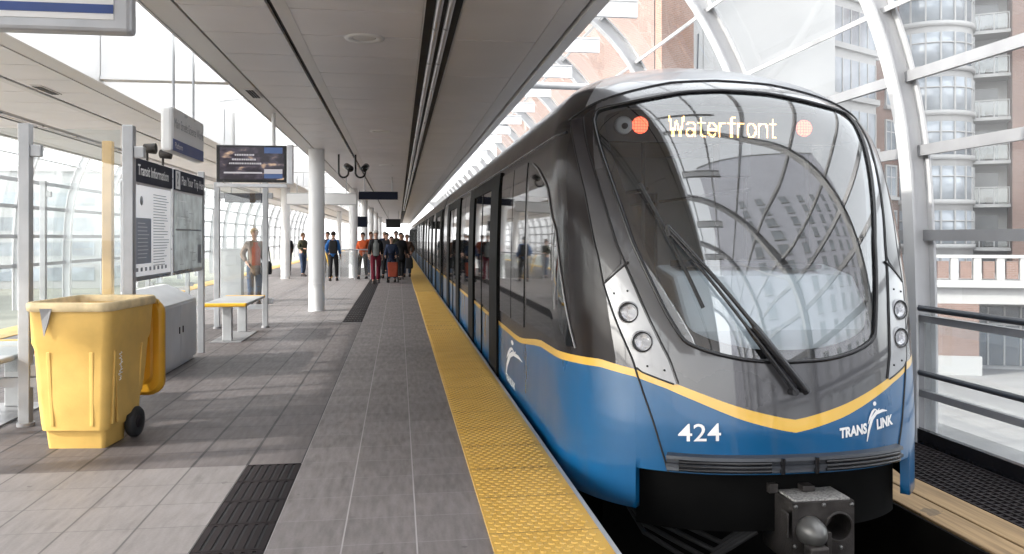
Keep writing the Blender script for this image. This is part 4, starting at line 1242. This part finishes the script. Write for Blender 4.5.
def cctv(x,y,lab,rz):
    o = empty('security_camera',(x,y,CZ))
    mb = MB(); pts=[(0,0,0),(0,0,-.42)]+[(.11-.11*math.cos(a),0,-.42-.11*math.sin(a)) for a in arange(0.2,math.pi,8)]+[(.22,0,-.36)]
    mb.tube(pts,.022,0,8); mb.build('arm', M['black_gloss'], o)
    mb = MB(); mb.lathe([(0,-.17),(.055,-.165),(.075,-.14),(.075,.12),(.05,.16),(0,.165)],(0,0,0),'y',0,16)
    c_=mb.build('camera_housing', M['black_gloss'], o, loc=(.22,0,-.30)); c_.rotation_euler=(R(18),0,rz)
    mb = MB(); mb.lathe([(0,-.18),(.04,-.178),(.045,-.165)],(0,0,0),'y',0,16); mb.build('lens', M['window'], c_)
    tag(o,lab,'security camera','pair of ceiling security cameras')
cctv(-1.36,19.2,'black security camera on a hooked arm, left one of the pair',R(25)); cctv(-.98,19.2,'black security camera on a hooked arm, right one of the pair',R(-10))

# balustrade round the stair opening
o = empty('stair_balustrade',(-2.3,31.5,0))
mb = MB(); mb.box((-1.0,0,.08),(1.25,.015,1.05)); mb.build('glass_pane', M['glass'], o)
for x in (-1.0,-.45,.1,.65,1.25):
    mb = MB(); mb.box((x-.02,-.03,0),(x+.02,.03,1.1)); mb.build('post', M['steel'], o)
mb = MB(); mb.cyl((-1.0,0,1.12),(1.25,0,1.12),.025,0,10); mb.build('top_rail', M['steel'], o)
for x in (-.75,-.5):
    mb = MB(); mb.tube([(x,.3,1.1),(x+.1,.25,.9),(x+.3,.1,.05)],.03,0,8); mb.build('yellow_handrail', M['bench_yellow'], o)
tag(o,'glass balustrade with yellow handrails around the stair opening behind the column','balustrade')

# ---------------------------------------------------------------- people
def skin_mesh(name, J, B, mats, parent, root, sub=1, yscale=1.0):
    keys = list(J); idx = {k:i for i,k in enumerate(keys)}
    me = bpy.data.meshes.new(name)
    me.from_pydata([J[k][0] for k in keys],[(idx[a],idx[b_]) for a,b_ in B],[])
    o = bpy.data.objects.new(name, me); col.objects.link(o)
    md = o.modifiers.new('skin','SKIN'); md.use_smooth_shade = True
    sv = me.skin_vertices[0].data
    for k,i in idx.items():
        r_ = J[k][1]; sv[i].radius = (r_,r_) if not isinstance(r_,tuple) else r_
        sv[i].use_root = (k==root)
    s2 = o.modifiers.new('sub','SUBSURF'); s2.levels = sub; s2.render_levels = sub
    bpy.context.view_layer.update()
    out = bpy.data.meshes.new_from_object(o.evaluated_get(bpy.context.evaluated_depsgraph_get()))
    bpy.data.objects.remove(o); bpy.data.meshes.remove(me)
    for q in (mats if isinstance(mats,list) else [mats]): out.materials.append(q)
    for p in out.polygons: p.use_smooth = True
    ob = bpy.data.objects.new(name, out); col.objects.link(ob); ob.parent = parent
    return ob
def cloth(name,c): return pm(name,c,.85,0,.2,6,spec=.2)
skin_m = pm('skin',(.42,.24,.17),.55,var=.06); skin_d = pm('skin_tan',(.30,.16,.11),.55,var=.06)
eye_m = pm('eye',(.02,.015,.012),.2)
def person(loc, face, label, top, legs, hair, h=1.75, stride=.12, skin=None, coat=0, swing=.1, inner=None, hat=None, larm=None, rarm=None, lean=0, backpack=None, group=None, long_hair=0):
    """face: heading in degrees, 0 = towards the camera (-Y)"""
    skin = skin or skin_m
    o = empty('person', loc, R(face)); k = h/1.75
    V = lambda x,y,z: (x*k,y*k,z*k)
    sl, sr = (-stride, stride)
    LA = larm or [(-.200,.03-swing*.3,1.16),(-.20,-.06-swing,.92)]
    RA = rarm or [(.200,.03+swing*.3,1.16),(.20,-.03+swing,.92)]
    J = {'pelvis':(V(0,0,.95),.125*k),'waist':(V(0,-lean*.3,1.1),.115*k),'chest':(V(0,-lean*.7,1.30),.13*k),'neckbase':(V(0,-lean,1.45),.065*k),
         'neck':(V(0,-.005-lean,1.52),.05*k),'jaw':(V(0,-.022-lean,1.585),.062*k),'head':(V(0,-.012-lean,1.655),.082*k),'crown':(V(0,0-lean,1.715),.062*k)}
    B = [('pelvis','waist'),('waist','chest'),('chest','neckbase'),('neckbase','neck'),('neck','jaw'),('jaw','head'),('head','crown')]
    J['nose'] = (V(0,-.108-lean,1.632),.012*k); B.append(('head','nose'))
    for s,nm,A,st in ((-1,'l',LA,sl),(1,'r',RA,sr)):
        J[nm+'ear'] = (V(s*.088,-.0-lean,1.64),.016*k); B.append(('head',nm+'ear'))
        J[nm+'sho'] = (V(s*.165,-lean*.9,1.405),.058*k); J[nm+'elb'] = (V(*A[0]),.043*k); J[nm+'wri'] = (V(*A[1]),.028*k)
        d = (Vector(A[1])-Vector(A[0])).normalized(); palm = Vector(A[1])+d*.06
        J[nm+'palm'] = (V(*palm),.030*k)
        B += [('chest',nm+'sho'),(nm+'sho',nm+'elb'),(nm+'elb',nm+'wri'),(nm+'wri',nm+'palm')]
        inw = Vector((-s,0,0))
        for f in range(4):
            off = Vector((0,(f-1.5)*.02,0)); L_ = (.075,.088,.082,.062)[f]
            a = palm+off+d*.03; b1 = a+d*L_*.55; c1 = b1+(d*.8+inw*.5).normalized()*L_*.5
            for q,(p_,r_) in enumerate(((a,.0095),(b1,.009),(c1,.007))): J['%sf%d%d'%(nm,f,q)] = (V(*p_),r_*k)
            B += [(nm+'palm','%sf%d0'%(nm,f)),('%sf%d0'%(nm,f),'%sf%d1'%(nm,f)),('%sf%d1'%(nm,f),'%sf%d2'%(nm,f))]
        t0 = Vector(A[1])+d*.03+Vector((0,-.03,0)); t1 = t0+(d*.6+Vector((0,-.7,0))+inw*.4).normalized()*.045
        J[nm+'t0'] = (V(*t0),.011*k); J[nm+'t1'] = (V(*t1),.008*k); B += [(nm+'wri',nm+'t0'),(nm+'t0',nm+'t1')]
        J[nm+'hip'] = (V(s*.095,0,.88),.09*k); J[nm+'kne'] = (V(s*.10,st*.5-.03,.49),.058*k); J[nm+'ank'] = (V(s*.10,st,.09),.04*k); J[nm+'toe'] = (V(s*.11,st-.14,.035),.032*k)
        B += [('pelvis',nm+'hip'),(nm+'hip',nm+'kne'),(nm+'kne',nm+'ank'),(nm+'ank',nm+'toe')]
    skin_mesh('body',J,B,skin,o,'pelvis')
    # trousers
    T = {'pelvis':(V(0,0,.95),.135*k),'waist':(V(0,-lean*.2,1.05),.125*k)}; BT=[('pelvis','waist')]
    for s,nm,st in ((-1,'l',sl),(1,'r',sr)):
        T[nm+'hip']=(V(s*.095,0,.87),.105*k); T[nm+'kne']=(V(s*.10,st*.5-.03,.49),.078*k); T[nm+'ank']=(V(s*.10,st,.11),.068*k); BT+=[('pelvis',nm+'hip'),(nm+'hip',nm+'kne'),(nm+'kne',nm+'ank')]
    skin_mesh('trousers',T,BT,legs,o,'pelvis')
    C_ = {'hem':(V(0,0,.90-coat),(.165+coat*.08)*k),'waist':(V(0,-lean*.3,1.1),.145*k),'chest':(V(0,-lean*.7,1.30),.155*k),'neckbase':(V(0,-lean*.95,1.44),.088*k),'collar':(V(0,-lean,1.485),.072*k)}
    BC = [('waist','hem'),('waist','chest'),('chest','neckbase'),('neckbase','collar')]
    for s,nm,A in ((-1,'l',LA),(1,'r',RA)):
        C_[nm+'sho']=(V(s*.160,-lean*.9,1.395),.082*k); C_[nm+'elb']=(V(*A[0]),.070*k); w_=Vector(A[0]).lerp(Vector(A[1]),.92); C_[nm+'wri']=(V(*w_),.05*k)
        BC+=[('chest',nm+'sho'),(nm+'sho',nm+'elb'),(nm+'elb',nm+'wri')]
    jk = skin_mesh('jacket',C_,BC,top,o,'chest')
    if inner:
        mb = MB(); rows=[]
        for i in range(9):
            z = .92+(1.44-.92)*i/8; w = .095 if i<7 else .05; r_ = .172 if i<6 else .172-.026*(i-5)
            rows.append([(x*k,(-math.sqrt(max(r_*r_-x*x,.0))-.006-lean*(z-.9)*1.6)*k,z*k) for x in arange(-w,w,4)])
        mb.grid(rows); mb.build('shirt_front',inner,o)
    for s,st in ((-1,sl),(1,sr)):
        mb = MB(); c=(s*.105*k,st*k)
        rg=[]
        for z,a,b_,d in ((0,.048,.14,-.05),(.03,.05,.142,-.05),(.065,.045,.11,-.03),(.11,.04,.055,.0)):
            rg.append([(c[0]+a*math.cos(t)*k,c[1]+(d+b_*math.sin(t))*k,z*k) for t in [2*math.pi*j/14 for j in range(14)]])
        mb.loft(rg,0,True); mb.build('shoe',shoe_m,o)
    # hair or hat
    mb = MB(); hm = hat or hair; rg=[]
    hc = Vector((0,-.004-lean,1.668)); n = 18
    for i in range(8):
        el = R(-28+i*16.5)
        rr = []
        for j in range(n):
            a = 2*math.pi*j/n; back = math.sin(a)
            e = el if back > -.35 else max(el, R(28))
            if long_hair and back>-.2 and i==0: e = R(-70)
            q = .098 if not hat else .104
            rr.append(((hc.x+q*.93*math.cos(e)*math.cos(a))*k,(hc.y+q*1.10*math.cos(e)*math.sin(a))*k,(hc.z+q*1.02*math.sin(e)-(.05 if long_hair and back>-.2 and i==0 else 0))*k))
        rg.append(rr)
    mb.loft(rg,0,True); mb.build('hat' if hat else 'hair',hm,o)
    if hat:
        mb = MB(); mb.grid([[((x)*k,(-lean-.10-.07*math.sqrt(max(0,1-(x/.08)**2))*q)*k,(1.70-.012*q)*k) for x in arange(-.075,.075,6)] for q in (0,1)]); mb.build('hat_brim',hm,o)
    for s in (-1,1):
        mb = MB(); mb.lathe([(0,-.006),(.009,-.003),(.011,.004)],(s*.032*k,(-.093-lean)*k,1.655*k),'y',0,8); mb.build('eye',eye_m,o)
    tag(o,label,'person',group); return o
shoe_m = cloth('shoe_leather',(.035,.03,.03))
c_black=cloth('cloth_black',(.018,.018,.02)); c_navy=cloth('cloth_navy',(.02,.03,.06)); c_blue=cloth('cloth_blue',(.03,.12,.34)); c_orange=cloth('cloth_orange',(.48,.09,.03))
c_beige=cloth('cloth_beige',(.20,.145,.115)); c_red=cloth('cloth_red_orange',(.33,.07,.04)); c_jeans=cloth('cloth_denim',(.045,.065,.11)); c_maroon=cloth('cloth_maroon',(.12,.012,.025)); c_grey=cloth('cloth_grey',(.16,.17,.17))
h_dark=cloth('hair_dark',(.03,.02,.015)); h_brown=cloth('hair_brown',(.12,.065,.035)); h_grey=cloth('hair_grey',(.45,.43,.40)); h_blond=cloth('hair_sandy',(.35,.25,.15))
h_white=cloth('cap_pale',(.55,.54,.52))
HANG = lambda s,f,o_: [(s*.200,.03+f*.3,1.155),(s*(.195+o_),-.06+f,.925)]
POCK = lambda s: [(s*.255,.07,1.16),(s*.185,-.06,.985)]
BENT = lambda s: [(s*.225,.04,1.15),(s*.13,-.20,1.12)]
c_dark=cloth('cloth_charcoal',(.035,.035,.04)); c_olive=cloth('cloth_olive',(.06,.06,.04)); c_brown=cloth('cloth_brown',(.10,.06,.045))
person((-3.30,19.6,0),24,'woman in open beige coat over orange top and jeans standing behind the shelter glass',c_beige,c_jeans,h_blond,1.80,.07,coat=.24,inner=c_red,larm=POCK(-1),rarm=HANG(1,.02,.03))
person((-.78,28.7,0),6,'man in maroon trousers, dark coat and pale cap walking towards the camera',c_black,c_maroon,h_grey,1.82,.24,inner=c_grey,hat=h_white,coat=.10,larm=HANG(-1,-.10,.03),rarm=HANG(1,.12,.02),lean=.03)
person((-.24,29.4,0),-6,'person in navy jacket pushing the red shopping cart beside the man in maroon trousers',c_navy,c_navy,h_dark,1.62,.16,larm=[(-.22,-.04,1.14),(-.2,-.30,1.0)],rarm=[(.22,-.04,1.14),(.2,-.30,1.0)],lean=.06,coat=.08)
person((.08,31.0,0),14,'person in long black coat carrying a black bag near the yellow strip',c_black,c_black,h_dark,1.76,.20,coat=.28,larm=POCK(-1),rarm=HANG(1,.04,.08),lean=.02)
person((-1.36,32.0,0),-14,'person in bright orange jacket and dark trousers in front of the white column',c_orange,c_black,h_dark,1.76,.16,larm=BENT(-1),rarm=HANG(1,.08,.04),coat=.10)
person((-1.12,34.0,0),18,'second orange jacket, half hidden behind the man in maroon trousers',c_orange,c_navy,h_brown,1.80,.12,coat=.06,rarm=POCK(1))
person((-.46,32.6,0),-10,'dark haired person in charcoal hidden behind the front walkers',c_dark,c_black,h_dark,1.76,.18,coat=.16,larm=BENT(-1))
person((-.10,34.2,0),8,'tall person in olive coat in the middle of the far cluster',c_olive,c_black,h_dark,1.84,.16,coat=.18)
person((.34,33.2,0),-4,'person in brown coat at the cluster edge next to the yellow strip',c_brown,c_jeans,h_brown,1.70,.14,coat=.16,larm=POCK(-1),rarm=POCK(1))
person((-.62,36.5,0),12,'bareheaded man in navy at the back of the far cluster',c_navy,c_black,h_grey,1.84,.15)
person((-2.36,30.6,0),176,'man in blue jacket with black backpack seen from behind by the balustrade',c_blue,c_black,h_dark,1.80,.13,coat=.10,larm=HANG(-1,.0,.04),rarm=POCK(1))
person((-2.78,33.2,0),-30,'person in dark coat behind the man with the backpack',c_dark,c_black,h_dark,1.80,.08,coat=.15)
person((-3.85,34.2,0),52,'brown haired person behind the glass balustrade',c_olive,c_jeans,h_brown,1.76,.08,coat=.1,larm=BENT(-1))
person((-4.62,35.5,0),200,'person in black behind the left white column by the balustrade',c_black,c_black,h_dark,1.74,.10,coat=.12)
person((.2,40.5,0),0,'small distant walker in dark clothes beside the far yellow strip',c_navy,c_black,h_brown,1.72,.18)
# carried and pushed things
def bag(name,loc,w,d,h_,mat,lab,cat,strap=.25):
    o = empty(name,loc); mb = MB()
    mb.loft([[(x*s,y*s,z) for x,y in rrect(w,d,min(w,d)*.35,4)] for z,s in ((0,.85),(h_*.15,1.0),(h_*.8,.95),(h_,.72))],0,True); mb.build('pouch',mat,o)
    if strap:
        mb = MB(); mb.tube([(-w*.35,0,h_*.95),(-w*.2,0,h_+strap*.8),(0,0,h_+strap),(w*.2,0,h_+strap*.8),(w*.35,0,h_*.95)],.012,0,6); mb.build('strap',mat,o)
    tag(o,lab,cat); return o
bag('shoulder_bag',(-3.02,19.5,.74),.26,.14,.30,c_black,'black shoulder bag hanging at the side of the woman in beige','bag',.40)
bag('carrier_bag',(.40,30.85,.42),.28,.14,.40,c_black,'black bag carried low by the person in the long coat near the yellow strip','bag',.14)
bag('backpack',(-2.35,30.36,1.0),.32,.18,.48,c_black,'black backpack worn on the back of the man in blue','backpack',.08)
o = empty('shopping_cart',(-.20,28.95,0))
mb = MB(); mb.loft([[(x,y,z) for x,y in rrect(.36*s,.26*s,.05,3)] for z,s in ((.22,.85),(.6,1.0),(.72,.95))],0,True); mb.build('basket',c_red,o)
mb = MB(); 
for s in (-.17,.17): mb.tube([(s,.05,.1),(s,.12,.75),(s,.2,1.0)],.014,0,6)
mb.cyl((-.17,.2,1.0),(.17,.2,1.0),.014,0,6); mb.box((-.17,-.1,.2),(.17,.12,.22)); mb.build('frame',c_black,o)
for s in (-.19,.19):
    mb = MB(); mb.lathe([(0,-.02),(.08,-.02),(.1,0),(.08,.02),(0,.02)],(s,.04,.10),'x',0,16); mb.build('wheel',M['rubber'],o)
tag(o,'small red wheeled shopping cart pushed by the person in navy','cart')

# ---------------------------------------------------------------- buildings and trees beyond the glass
ZG = -5.0
def facade_building(name, origin, direc, length, depth, height, wall, label, wins, slab=None, extra=None, cat='building'):
    """local frame: +x along the facade, -y outward"""
    ang = math.atan2(direc[1],direc[0]); o = empty(name,(origin[0],origin[1],ZG),ang)
    mb = MB(); mb.box((0,0,0),(length,depth,height)); w_ = mb.build('wall',wall,o)
    mb = MB(); mb.box((-.2,-.25,height),(length+.2,depth+.2,height+.5)); mb.build('roof',M['facade_white'],o)
    for i,(x,z,w,h_) in enumerate(wins):
        mb = MB()
        mb.box((x-w/2-.10,-.10,z-.10),(x-w/2,.05,z+h_+.10)); mb.box((x+w/2,-.10,z-.10),(x+w/2+.10,.05,z+h_+.10))
        mb.box((x-w/2,-.10,z-.10),(x+w/2,.05,z)); mb.box((x-w/2,-.10,z+h_),(x+w/2,.05,z+h_+.10)); mb.box((x-w/2-.2,-.22,z-.28),(x+w/2+.2,.02,z-.101)); mb.box((x-.04,-.08,z),(x+.04,.03,z+h_)); mb.box((x-w/2,-.07,z+h_*.62),(x-.041,.03,z+h_*.62+.06)); mb.box((x+.041,-.07,z+h_*.62),(x+w/2,.03,z+h_*.62+.06))
        if i<100:
            f = mb.build('window',M['facade_white'],o)
            m2 = MB(); m2.box((x-w/2,-.045,z),(x+w/2,.02,z+h_)); m2.build('pane',M['pane'],f)
    if extra: extra(o)
    tag(o,label,cat); return o
# A: brick block with white windows, right of the train roof
A0 = (11.5,36.0); dA = (.87,.50); LA_ = 22.6
wins = []
for fl in range(12):
    z = .9+fl*2.75
    for x in (18.6,21.1): wins.append((x,z,1.15,1.75))
    wins.append((4.2,z,1.5,1.85))
def extraA(o):
    # white glazed bay with floor bands
    mb = MB(); mb.box((7.2,-.5,0),(12.4,-.001,33)); mb.box((12.4,-1.3,0),(17.0,-.001,33)); mb.box((2.6,-.06,0),(5.9,-.001,33)); b_ = mb.build('bay',M['facade_white'],o)
    for fl in range(12):
        z = .6+fl*2.75
        mb = MB(); mb.box((12.5,-1.34,z),(16.9,-1.301,z+1.95)); g_ = mb.build('bay_window',M['pane'],o)
        mb = MB()
        for k in range(6): mb.box((12.5+k*.86,-1.40,z),(12.57+k*.86,-1.341,z+1.95))
        mb.box((12.3,-1.5,z-.30),(17.1,-1.301,z-.001)); mb.build('mullions',M['facade_white'],g_)
    for fl in range(12):
        z = .9+fl*2.75
        for x in (8.5,10.9):
            mb = MB(); mb.box((x-.85,-.56,z-.1),(x+.85,-.5005,z+1.95)); mb.box((x-1.0,-.62,z-.25),(x+1.0,-.5005,z-.101)); f_ = mb.build('window',M['board_concrete'],o)
            for q in (-.4,.4):
                m2 = MB(); m2.box((x+q-.34,-.575,z),(x+q+.34,-.5605,z+1.8)); m2.build('pane',M['pane'],f_)
    for x,w in ((0,2.2),(6.0,.9)):
        mb = MB(); mb.box((x,-.45,0),(x+w,-.07,33)); mb.build('pier',M['brick'],o)
facade_building('brick_building',A0,dA,LA_,12,33,M['brick_dark'],'brown brick apartment block with white windows and a white glazed bay above the train roof',wins,extra=extraA)
# left return of A along the street
wins=[]
for fl in range(12):
    for k in range(12): wins.append((1.5+k*3.6,1.0+fl*2.75,1.3,1.7))
def extraL(o):
    for k in range(6):
        mb = MB(); mb.box((2.6+k*7.2,-.5,0),(4.0+k*7.2,-.001,30)); mb.build('pier',M['brick'],o)
    for fl in range(11):
        mb = MB(); mb.box((0,-.18,fl*2.75+.2),(2.59,-.001,fl*2.75+.5)); mb.build('band',M['facade_white'],o)
facade_building('terrace_building',(11.4,84),(0,-1),46,10,30,M['facade_white'],'long pale building with brick piers receding beside the track above the train',wins[:100],extra=extraL)
# B: round white glazed tower with balconies, C: brick wing
o = empty('glazed_tower',(33.2,48.0,ZG),R(-35)); 
mb = MB(); mb.lathe([(2.6,0),(2.6,40)],n=40); mb.lathe([(2.65,40),(2.65,40.6),(0,40.6)],n=40); mb.build('wall',M['facade_white'],o)
for fl in range(15):
    z = .8+fl*2.7; n=40
    mb = MB(); mb.lathe([(2.63,z),(2.63,z+2.0)],n=40); g_ = mb.build('window_band',M['pane'],o)
    mb = MB()
    for k in range(20):
        a = 2*math.pi*k/20; mb.obox((2.66*math.cos(a),2.66*math.sin(a),z),(2.66*math.cos(a),2.66*math.sin(a),z+2.0),.10,.10,0,(math.cos(a),math.sin(a),0))
    mb.lathe([(2.6,z-.32),(2.75,z-.32),(2.75,z-.02),(2.6,z-.02)],n=40); mb.lathe([(2.66,z+1.35),(2.69,z+1.35),(2.69,z+1.42),(2.66,z+1.42)],n=40); mb.build('mullions',M['facade_white'],g_)
tag(o,'round white tower of floor to ceiling glazing beyond the arch rib','building')
o = empty('balcony_block',(35.5,49.2,ZG),R(-33))
mb = MB(); mb.box((0,0,0),(3.4,8,40)); mb.build('wall',M['facade_white'],o)
mb = MB(); mb.box((3.401,-2.6,0),(16,8,40)); mb.build('brick_wing',M['brick_dark'],o)
for fl in range(15):
    z = .5+fl*2.7
    b_ = MB(); b_.box((.0,-1.9,z-.15),(3.4,-.001,z+.05)); sl_ = b_.build('balcony',M['facade_white'],o)
    mb = MB(); mb.box((.05,-1.9,z+1.05),(3.35,-1.84,z+1.12)); 
    for k in range(5): mb.box((.05+k*.81,-1.9,z+.051),(.11+k*.81,-1.84,z+1.049))
    mb.build('railing',M['facade_white'],sl_)
    mb = MB(); mb.box((.15,-1.88,z+.15),(3.25,-1.86,z+1.0)); mb.build('railing_glass',M['glass'],sl_)
    mb = MB(); mb.box((.5,-.03,z+.06),(2.9,-.0012,z+2.1)); mb.build('balcony_door',M['pane_dark'],o)
    mb = MB(); mb.box((.8+.3*(fl%3),-1.2,z+.06),(1.3+.3*(fl%3),-.8,z+.75+.1*(fl%2))); mb.box((2.1,-1.1,z+.06),(2.5,-.7,z+.5)); mb.build('balcony_furniture',M['coupler'],sl_)
tag(o,'white stacked balconies against a brown brick wing at the right edge','building')
# podium with brick piers and terrace balustrade
o = empty('podium_building',(25.5,36.5,ZG),R(-20))
mb = MB(); mb.box((0,0,3.4),(14,8,4.2)); mb.box((-.3,-.4,4.2),(14.3,8,4.55)); mb.build('terrace_slab',M['facade_white'],o)
mb = MB(); mb.box((.2,2.2,0),(14,8,3.4)); mb.build('back_wall',M['facade_white'],o)
for x in (.2,6.6,12.2):
    mb = MB(); mb.box((x,-.1,.9),(x+1.9,1.6,3.4)); p=mb.build('brick_pier',M['brick_dark'],o)
    mb = MB(); mb.box((x-.1,-.2,0),(x+2.0,1.7,.9)); mb.build('plinth',M['facade_white'],p)
for x in (2.4,8.8):
    mb = MB(); mb.box((x,2.1,.2),(x+3.8,2.199,3.1)); g_=mb.build('shop_window',M['pane_dark'],o)
    mb = MB()
    for k in range(6): mb.box((x+k*.74,2.03,.2),(x+.08+k*.74,2.099,3.1))
    mb.box((x,2.02,2.2),(x+3.8,2.029,2.3)); mb.build('mullions',M['facade_white'],g_)
mb = MB()
for k in range(15): mb.box((-.2+k*1.0,-.35,4.56),(.12+k*1.0,-.1,5.6))
mb.box((-.2,-.38,5.6),(14.2,-.06,5.75)); mb.build('balustrade',M['facade_white'],o)
mb = MB()
for k in range(14): mb.box((.2+k*1.0,-.27,4.62),(.72+k*1.0,-.18,5.45))
mb.build('balustrade_panels',M['brick_dark'],o)
tag(o,'low podium with brick piers, dark shop windows and a white terrace balustrade behind the railing','building')
# building reflected in the windscreen, behind the viewpoint
wins=[(2.0+k*4.6,2.0+fl*3.2,1.5,1.9) for fl in range(12) for k in range(8)]
facade_building('grey_building',(48,-14),(-.93,-.36),46,12,60,M['facade_lilac'],'tall pale grey building with white windows behind the viewpoint, seen mirrored in the windscreen',wins[:96])
# left side: pale blocks and trees beyond the far vault
for i,(x,y,w,d,h_,lab) in enumerate(((-62,45,14,20,17,'pale office block behind the left glass vault, nearest and lowest'),(-70,80,18,22,26,'tall pale block in the far left distance'),(-48,120,20,16,15,'long low pale block far down the left side'))):
    o = empty('office_block',(x,y,ZG))
    mb = MB(); mb.box((-w/2,-d/2,0),(w/2,d/2,h_)); mb.build('wall',M['facade_white'],o)
    mb = MB(); mb.box((-w/2-.3,-d/2-.3,h_),(w/2+.3,d/2+.3,h_+.6)); mb.build('roof',M['board_concrete'],o)
    for fl in range(int(h_/3.2)):
        mb = MB(); mb.box((w/2+.002,-d/2+.8,1+fl*3.2),(w/2+.06,d/2-.8,2.7+fl*3.2)); mb.box((-w/2+.8,-d/2-.06,1+fl*3.2),(w/2-.8,-d/2-.002,2.7+fl*3.2)); mb.build('window_band',M['pane'],o)
    tag(o,lab,'building')
def tree(x,y,h_,r_,seed,lab):
    rnd = random.Random(seed); o = empty('tree',(x,y,ZG))
    mb = MB(); tips=[]
    mb.tube([(0,0,0),(.05,.03,h_*.25),(.0,.1,h_*.5),(.1,.1,h_*.8)],[.22,.17,.12,.04],0,8)
    for k in range(11):
        a = rnd.random()*6.28; z0 = h_*rnd.uniform(.3,.65); rr = r_*rnd.uniform(.5,.95); z1 = z0+h_*rnd.uniform(.08,.28)
        e = (rr*math.cos(a),rr*math.sin(a),min(z1,h_*.92)); mb.tube([(0,.05,z0),(e[0]*.5,e[1]*.5,(z0+e[2])/2+.2),e],[.08,.05,.02],0,6); tips.append(e); tips.append((e[0]*.55,e[1]*.55,(z0+e[2])/2+.5))
    tips.append((0,0,h_*.9)); mb.build('trunk',M['bark'],o)
    mb = MB()
    for t_ in tips:
        for q in range(70):
            p = Vector(t_)+Vector((rnd.gauss(0,.5),rnd.gauss(0,.5),rnd.gauss(0,.42)))*r_*.42
            u = Vector((rnd.gauss(0,1),rnd.gauss(0,1),rnd.gauss(0,1))).normalized(); v = u.orthogonal().normalized(); w = u.cross(v); s = rnd.uniform(.10,.2)
            mb.add([p-v*s,p+w*s*.6,p+v*s,p-w*s*.6],[(0,1,2,3)])
    mb.build('crown',M['leaf'],o,fixn=False); tag(o,lab,'tree','trees beyond the left glass vault')
for i,(x,y,h_,r_) in enumerate([(-38,24,6.0,2.6),(-40,34,6.6,2.9),(-37,45,6.2,2.7),(-42,56,7.0,3.0),(-39,70,6.8,2.9),(-44,86,7.2,3.0)]):
    tree(x,y,h_,r_,40+i,['small leafy tree nearest behind the left glass vault','rounder leafy tree, second along behind the left vault','leafy tree third along behind the left vault','tall leafy tree fourth along behind the left vault','leafy tree fifth along behind the left vault','farthest leafy tree behind the left vault'][i])
